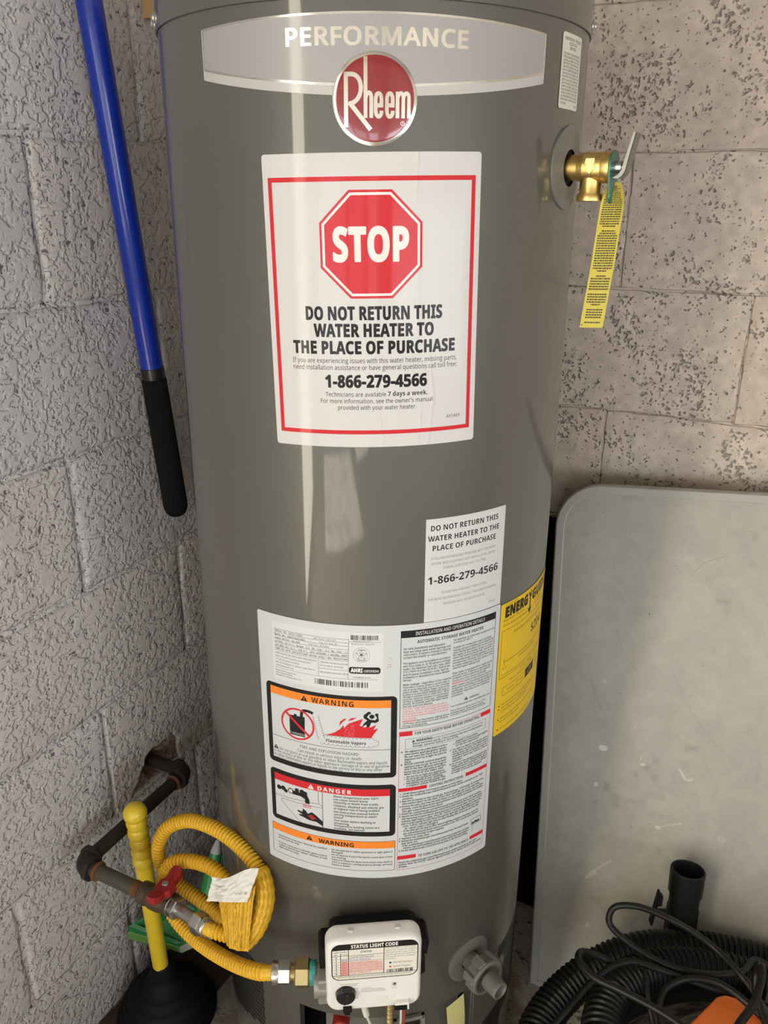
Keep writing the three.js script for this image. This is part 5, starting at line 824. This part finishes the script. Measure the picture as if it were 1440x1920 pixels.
// ---------------------------------------------------------------- folding table leaning on the right wall
{
  const top = -0.415, bot = -0.165, HT = 0.90;   // face position along t at top and foot
  const n = tileNoise(14, 81), n2 = tileNoise(60, 82), n3 = tileNoise(200, 83), N = 1024;
  const base = dataTex(N, (u, v) => { const k = 0.97 + 0.05 * (n(u, v) - 0.5) + 0.05 * (n2(u, v) - 0.5) + 0.03 * (n3(u, v) - 0.5), s = smooth(0.68, 0.9, n2(v, u) * 0.6 + n(u + 0.3, v) * 0.4); return [0.705 * k - 0.05 * s, 0.695 * k - 0.05 * s, 0.655 * k - 0.05 * s]; }, true);
  // marks copied from the photograph: white spots, scuffs, hair-line scratches, chalky patch
  const P = new Print(900, 900, 1.1, '#fff'); { const im = P.x.createImageData(P.c.width, P.c.height), w = P.c.width; const d = base.image.data; for (let j = 0; j < P.c.height; j++) for (let i = 0; i < w; i++) { const a = (j * w + i) * 4, b = ((j % N) * N + (i % N)) * 4; for (let c = 0; c < 4; c++) im.data[a + c] = d[b + c]; } P.x.putImageData(im, 0, 0); }
  const X = P.x, R = rng(3), W8 = (a) => `rgba(226,224,214,${a})`;
  const spot = (x, y, rx, ry, a) => { X.fillStyle = W8(a); X.beginPath(); X.ellipse(x, y, rx, ry, 0, 0, 7); X.fill(); };
  const scratch = (a, lw, ...p) => { X.lineCap = 'round'; P.line(W8(a), lw, ...p); }, dark = (a, lw, ...p) => P.line(`rgba(96,94,84,${a})`, lw, ...p);
  for (let k = 0; k < 900; k++) { const q = R() * 6.28, r = 60 * Math.sqrt(R()) * R(); spot(96 + Math.cos(q) * r, 330 + Math.sin(q) * r * 1.3, 0.6, 0.6, 0.16); }
  for (let k = 0; k < 500; k++) { const q = R() * 6.28, r = 60 * Math.sqrt(R()) * R(); spot(150 + Math.cos(q) * r * 1.4, 400 + Math.sin(q) * r, 0.6, 0.6, 0.12); }
  spot(100, 446, 7.5, 5.2, 0.85); spot(92, 512, 3.4, 3.4, 0.8); spot(167, 462, 4, 2.4, 0.6); spot(163, 452, 1.2, 5, 0.4); spot(197, 564, 5, 3.4, 0.55); scratch(0.55, 1.6, [199, 562], [230, 550]); spot(232, 549, 2.2, 2, 0.5); spot(296, 560, 7, 6, 0.25); scratch(0.5, 3.4, [225, 458], [234, 472], [240, 474], [246, 470]); scratch(0.5, 2.2, [90, 672], [126, 640]); scratch(0.5, 6, [86, 680], [100, 668]); scratch(0.4, 5, [90, 770], [93, 762]); scratch(0.4, 6, [165, 780], [170, 772]); scratch(0.4, 3, [240, 800], [290, 745]); scratch(0.3, 1.2, [222, 400], [250, 412]);
  dark(0.3, 1.2, [224, 132], [240, 112], [272, 98]); dark(0.28, 0.9, [200, 290], [230, 350], [270, 400], [300, 425]); dark(0.3, 1.1, [110, 240], [122, 275]); dark(0.3, 1.1, [136, 290], [150, 310]); dark(0.3, 1, [70, 330], [92, 380]); spot(0, 0, 0, 0, 0); X.fillStyle = 'rgba(40,38,34,0.8)'; X.fillRect(160, 205, 1.8, 1.8); for (let k = 0; k < 60; k++) { X.fillStyle = 'rgba(90,86,76,0.28)'; X.fillRect(R() * 900, R() * 900, 1 + R() * 3, 1 + R() * 1.4); }
  for (let k = 0; k < 40; k++) { const x = R() * 500 + 30, y = R() * 800, q = R() * 3.1, l = 8 + R() * 26; P.line(R() > 0.5 ? W8(0.16) : 'rgba(110,106,96,0.15)', 0.7, [x, y], [x + Math.cos(q) * l, y + Math.sin(q) * l]); }
  const tex = P.tex();
  const g = thing('folding_table', 'grey-white plastic folding table leaning upright against the right wall', 'table', room(0.18, 0, -0.30));
  const o = g.position;
  const lean = Math.atan2(bot - top, HT), ROT = 0.0945;
  const toWorld = new THREE.Matrix4().makeBasis(room(1, 0, 0), V(0, Math.cos(lean), 0).add(room(0, 0, -Math.sin(lean))), V(0, Math.sin(lean), 0).add(room(0, 0, Math.cos(lean))));
  const tabShape = (x0, y0, x1, y1, r, Cls = THREE.Shape) => { const q = new Cls(); q.moveTo(x0, y0); q.lineTo(x1, y0); q.lineTo(x1, y1 - r); q.absarc(x1 - r, y1 - r, r, 0, Math.PI / 2); q.lineTo(x0 + r, y1); q.absarc(x0 + r, y1 - r, r, Math.PI / 2, Math.PI); q.lineTo(x0, y0); return q; };
  const wT = 0.76, hT = 0.905, sh = tabShape(0, 0, wT, hT, 0.072), geo = new THREE.ExtrudeGeometry(sh, { depth: 0.034, bevelEnabled: true, bevelSize: 0.005, bevelThickness: 0.006, bevelSegments: 4, curveSegments: 20 });
  geo.translate(0, 0, -0.040); geo.rotateZ(ROT);
  const put = (q) => { q.applyMatrix4(toWorld); const b = room(0.241, -0.004, bot + 0.002).sub(o); q.translate(b.x, b.y, b.z); return q; };
  { const p = geo.attributes.position, uv = geo.attributes.uv, c = Math.cos(-ROT), s = Math.sin(-ROT); for (let i = 0; i < p.count; i++) { const x = p.getX(i) * c - p.getY(i) * s, y = p.getX(i) * s + p.getY(i) * c; uv.setXY(i, x / 0.9, (y - hT + 0.9) / 0.9); } }
  const tm = new THREE.MeshPhysicalMaterial({ map: tex, roughness: 0.5, clearcoat: 0.1, clearcoatRoughness: 0.35, bumpMap: metres(dataTex(256, (u, v) => { const h = 0.6 * n3(u, v) + 0.4 * n2(u, v); return [h, h, h]; }), 1), bumpScale: 0.0004 });
  obj('table_top', put(geo), tm, g);
  // raised rim round the face
  const ro = tabShape(0.0, 0.0, wT, hT, 0.072), ri = tabShape(0.010, 0.010, wT - 0.010, hT - 0.010, 0.063, THREE.Path); ro.holes.push(ri);
  const rim = new THREE.ExtrudeGeometry(ro, { depth: 0.0015, bevelEnabled: true, bevelSize: 0.002, bevelThickness: 0.0015, bevelSegments: 3, curveSegments: 20 }); rim.translate(0, 0, -0.0004); rim.rotateZ(ROT);
  obj('rim', put(rim), mat([0.42, 0.415, 0.385], 0.5), g);
  const half = rbox(wT - 0.03, hT - 0.03, 0.018, 0.006, wT / 2, hT / 2, -0.055); half.rotateZ(ROT); obj('folded_half', put(half), mat([0.40, 0.40, 0.37], 0.6), g);
}

// flat black strip beside the heater, built as a sheet leaning behind the table
{
  const g = thing('panel', 'flat black strip beside the heater, behind the folding table', 'panel', room(0.30, 0, -0.33), -A);
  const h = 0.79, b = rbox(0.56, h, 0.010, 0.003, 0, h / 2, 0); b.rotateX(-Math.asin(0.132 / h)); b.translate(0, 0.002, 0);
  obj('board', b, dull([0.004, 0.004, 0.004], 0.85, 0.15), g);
}

// ---------------------------------------------------------------- shop vacuum with its hose, wand and cord
const VC = V(0.49, 0, 0.36);
{
  const g = thing('shop_vacuum', 'dark shop vacuum with a dusty grey lid and orange latch in front of the table', 'vacuum cleaner', VC.clone());
  obj('drum', turned(V(0, 0.02, 0), V(0, 1, 0), [[0, 0], [0, 0.19], [0.01, 0.20], [0.14, 0.232], [0.150, 0.240], [0.160, 0.240], [0.165, 0.228], [0.165, 0]], 64), mat([0.018, 0.018, 0.019], 0.5), g);
  const dustN = tileNoise(20, 95), dust = metres(dataTex(256, (u, v) => { const k = smooth(0.35, 0.7, 0.6 * dustN(u, v) + 0.4 * n3v(u, v)); return [0.30 + 0.30 * k, 0.29 + 0.29 * k, 0.27 + 0.26 * k]; }, true), 0.4);
  function n3v(u, v) { return mid(u, v); }
  obj('motor_lid', turned(V(0, 0.18, 0), V(0, 1, 0), [[0, 0.21], [0.012, 0.205], [0.025, 0.165], [0.045, 0.150], [0.075, 0.143], [0.088, 0.128], [0.094, 0.09], [0.095, 0]], 56), new THREE.MeshStandardMaterial({ map: dust, roughness: 0.55 }), g, 'dusty grey lid');
  const orange = mat([0.86, 0.19, 0.03], 0.42);
  const s = new THREE.Shape(); [[-0.052, -0.03], [-0.018, 0.022], [-0.010, 0.027], [0.0, 0.026], [0.012, 0.012], [0.020, 0.008], [0.048, 0.030], [0.062, 0.022], [0.062, -0.04], [-0.04, -0.05]].forEach(([x, y], i) => i ? s.lineTo(x, y) : s.moveTo(x, y)); s.closePath();
  const og = new THREE.ExtrudeGeometry(s, { depth: 0.016, bevelEnabled: true, bevelSize: 0.003, bevelThickness: 0.003, bevelSegments: 3 }); og.scale(1.2, 1.0, 1); og.rotateX(-Math.PI / 2); og.rotateY(-0.25); og.translate(0.004, 0.277, -0.102);
  obj('latch', og, orange, g, 'orange latch plate');
  for (const k of [0, 1, 2, 3]) { const a = k * Math.PI / 2 + 0.5; obj('caster', [rod(V(Math.cos(a) * 0.16 - 0.008, 0.018, Math.sin(a) * 0.16), V(Math.cos(a) * 0.16 + 0.008, 0.018, Math.sin(a) * 0.16), 0.018), rod(V(Math.cos(a) * 0.16, 0.018, Math.sin(a) * 0.16), V(Math.cos(a) * 0.16, 0.04, Math.sin(a) * 0.16), 0.006)], M.black, g); }
}
{
  const g = thing('vacuum_hose', 'thick black ribbed vacuum hose coiled round the vacuum', 'hose', V(0.49, 0.20, 0.36)), o = g.position, pts = [];
  const hs = [[0.222, 0.180, 0.310], [0.222, 0.184, 0.250], [0.247, 0.190, 0.190], [0.290, 0.199, 0.146], [0.345, 0.212, 0.115], [0.415, 0.2275, 0.097], [0.490, 0.226, 0.092], [0.560, 0.222, 0.099], [0.630, 0.217, 0.122], [0.690, 0.214, 0.170], [0.735, 0.214, 0.25], [0.745, 0.216, 0.36], [0.71, 0.218, 0.47], [0.63, 0.222, 0.56], [0.52, 0.228, 0.59], [0.41, 0.236, 0.56], [0.335, 0.244, 0.49], [0.302, 0.250, 0.40], [0.302, 0.257, 0.31], [0.318, 0.262, 0.242], [0.346, 0.264, 0.199], [0.392, 0.262, 0.166], [0.45, 0.258, 0.152], [0.515, 0.252, 0.152], [0.575, 0.246, 0.166]].map(a => V(...a).sub(o));
  const pitch = 0.0088;
  obj('ribbed_tube', sweep(hs, (l) => 0.0265 + 0.0024 * (Math.cos(l / pitch * Math.PI * 2) > -0.2 ? Math.cos(l / pitch * Math.PI * 2) * 0.6 + 0.4 : -0.3), { radial: 22, step: 0.0011 }), dull([0.008, 0.0085, 0.008], 0.36, 0.5), g);
}
{
  const base = room(0.475, 0, -0.130), top = room(0.463, 0.333, -0.195);
  const g = thing('vacuum_wand', 'short black vacuum wand standing upright in front of the table', 'tube', base.clone());
  const d = top.clone().sub(base).normalize(), L = top.distanceTo(base), at = l => d.clone().multiplyScalar(l);
  const bl = dull([0.013, 0.0135, 0.0135], 0.42, 0.5);
  obj('tube', turned(at(0), at(1), [[0, 0.019], [0, 0.0225], [L - 0.045, 0.0232], [L - 0.040, 0.0262], [L - 0.002, 0.0268], [L, 0.0258], [L - 0.001, 0.0232], [L - 0.10, 0.021], [L - 0.11, 0]], 44), bl, g);
  const flutes = []; for (let k = 0; k < 8; k++) { const b = rbox(0.008, L - 0.09, 0.002, 0.0008, 0, L / 2 - 0.02, 0.0232, 2); b.rotateY(k * Math.PI / 4 + 0.2); b.applyQuaternion(new THREE.Quaternion().setFromUnitVectors(V(0, 1, 0), d)); flutes.push(b); }
  obj('flat_facet', flutes, bl, g);
  obj('button_clip', [(() => { const b = rbox(0.0035, 0.064, 0.012, 0.0015); b.rotateZ(-0.10); b.translate(-0.0440, L - 0.040, -0.020); return b; })(), rbox(0.009, 0.020, 0.010, 0.002, -0.0395, L - 0.024, -0.020), rbox(0.020, 0.010, 0.008, 0.002, -0.034, L - 0.050, -0.020)], M.black, g);
}
{
  const g = thing('power_cord', 'black rubber power cord looped loosely over the vacuum', 'cord', V(0.42, 0.30, 0.22)), o = g.position;
  const m = dull([0.009, 0.009, 0.0095], 0.40, 0.6), run = (a, r = 0.0046) => sweep(a.map(p => V(...p).sub(o)), r, { radial: 12, step: 0.003 });
  obj('cord_loop', run([[0.56, 0.285, 0.30], [0.532, 0.304, 0.26], [0.507, 0.335, 0.238], [0.474, 0.348, 0.189], [0.417, 0.374, 0.168], [0.375, 0.381, 0.154], [0.348, 0.370, 0.147], [0.342, 0.350, 0.154], [0.364, 0.334, 0.172], [0.41, 0.314, 0.19], [0.466, 0.304, 0.200], [0.528, 0.294, 0.189], [0.563, 0.284, 0.161], [0.585, 0.276, 0.17]]), m, g);
  obj('cord_loop', run([[0.185, 0.235, 0.33], [0.214, 0.29, 0.297], [0.255, 0.310, 0.265], [0.301, 0.318, 0.225], [0.336, 0.322, 0.203], [0.369, 0.322, 0.195], [0.395, 0.316, 0.2], [0.451, 0.299, 0.208], [0.50, 0.288, 0.22]]), m, g);
  obj('cord_loop', run([[0.44, 0.33, 0.36], [0.401, 0.348, 0.322], [0.371, 0.350, 0.293], [0.326, 0.350, 0.261], [0.296, 0.349, 0.24], [0.283, 0.351, 0.217], [0.292, 0.344, 0.198], [0.317, 0.330, 0.192], [0.345, 0.314, 0.195]], 0.005), m, g);
  obj('cord_loop', run([[0.42, 0.32, 0.40], [0.445, 0.365, 0.337], [0.486, 0.372, 0.298], [0.507, 0.379, 0.268], [0.513, 0.381, 0.254], [0.511, 0.365, 0.249], [0.508, 0.342, 0.267], [0.515, 0.315, 0.31]], 0.0052), m, g);
  obj('cord_loop', run([[0.40, 0.275, 0.31], [0.391, 0.285, 0.264], [0.394, 0.298, 0.239], [0.407, 0.306, 0.224], [0.44, 0.310, 0.213], [0.48, 0.312, 0.222], [0.508, 0.306, 0.245], [0.535, 0.298, 0.285]], 0.0048), m, g);
  obj('cord_loop', run([[0.385, 0.27, 0.30], [0.378, 0.288, 0.262], [0.377, 0.310, 0.232], [0.381, 0.318, 0.205]], 0.0036), m, g);
}

renderer.render(scene, camera);
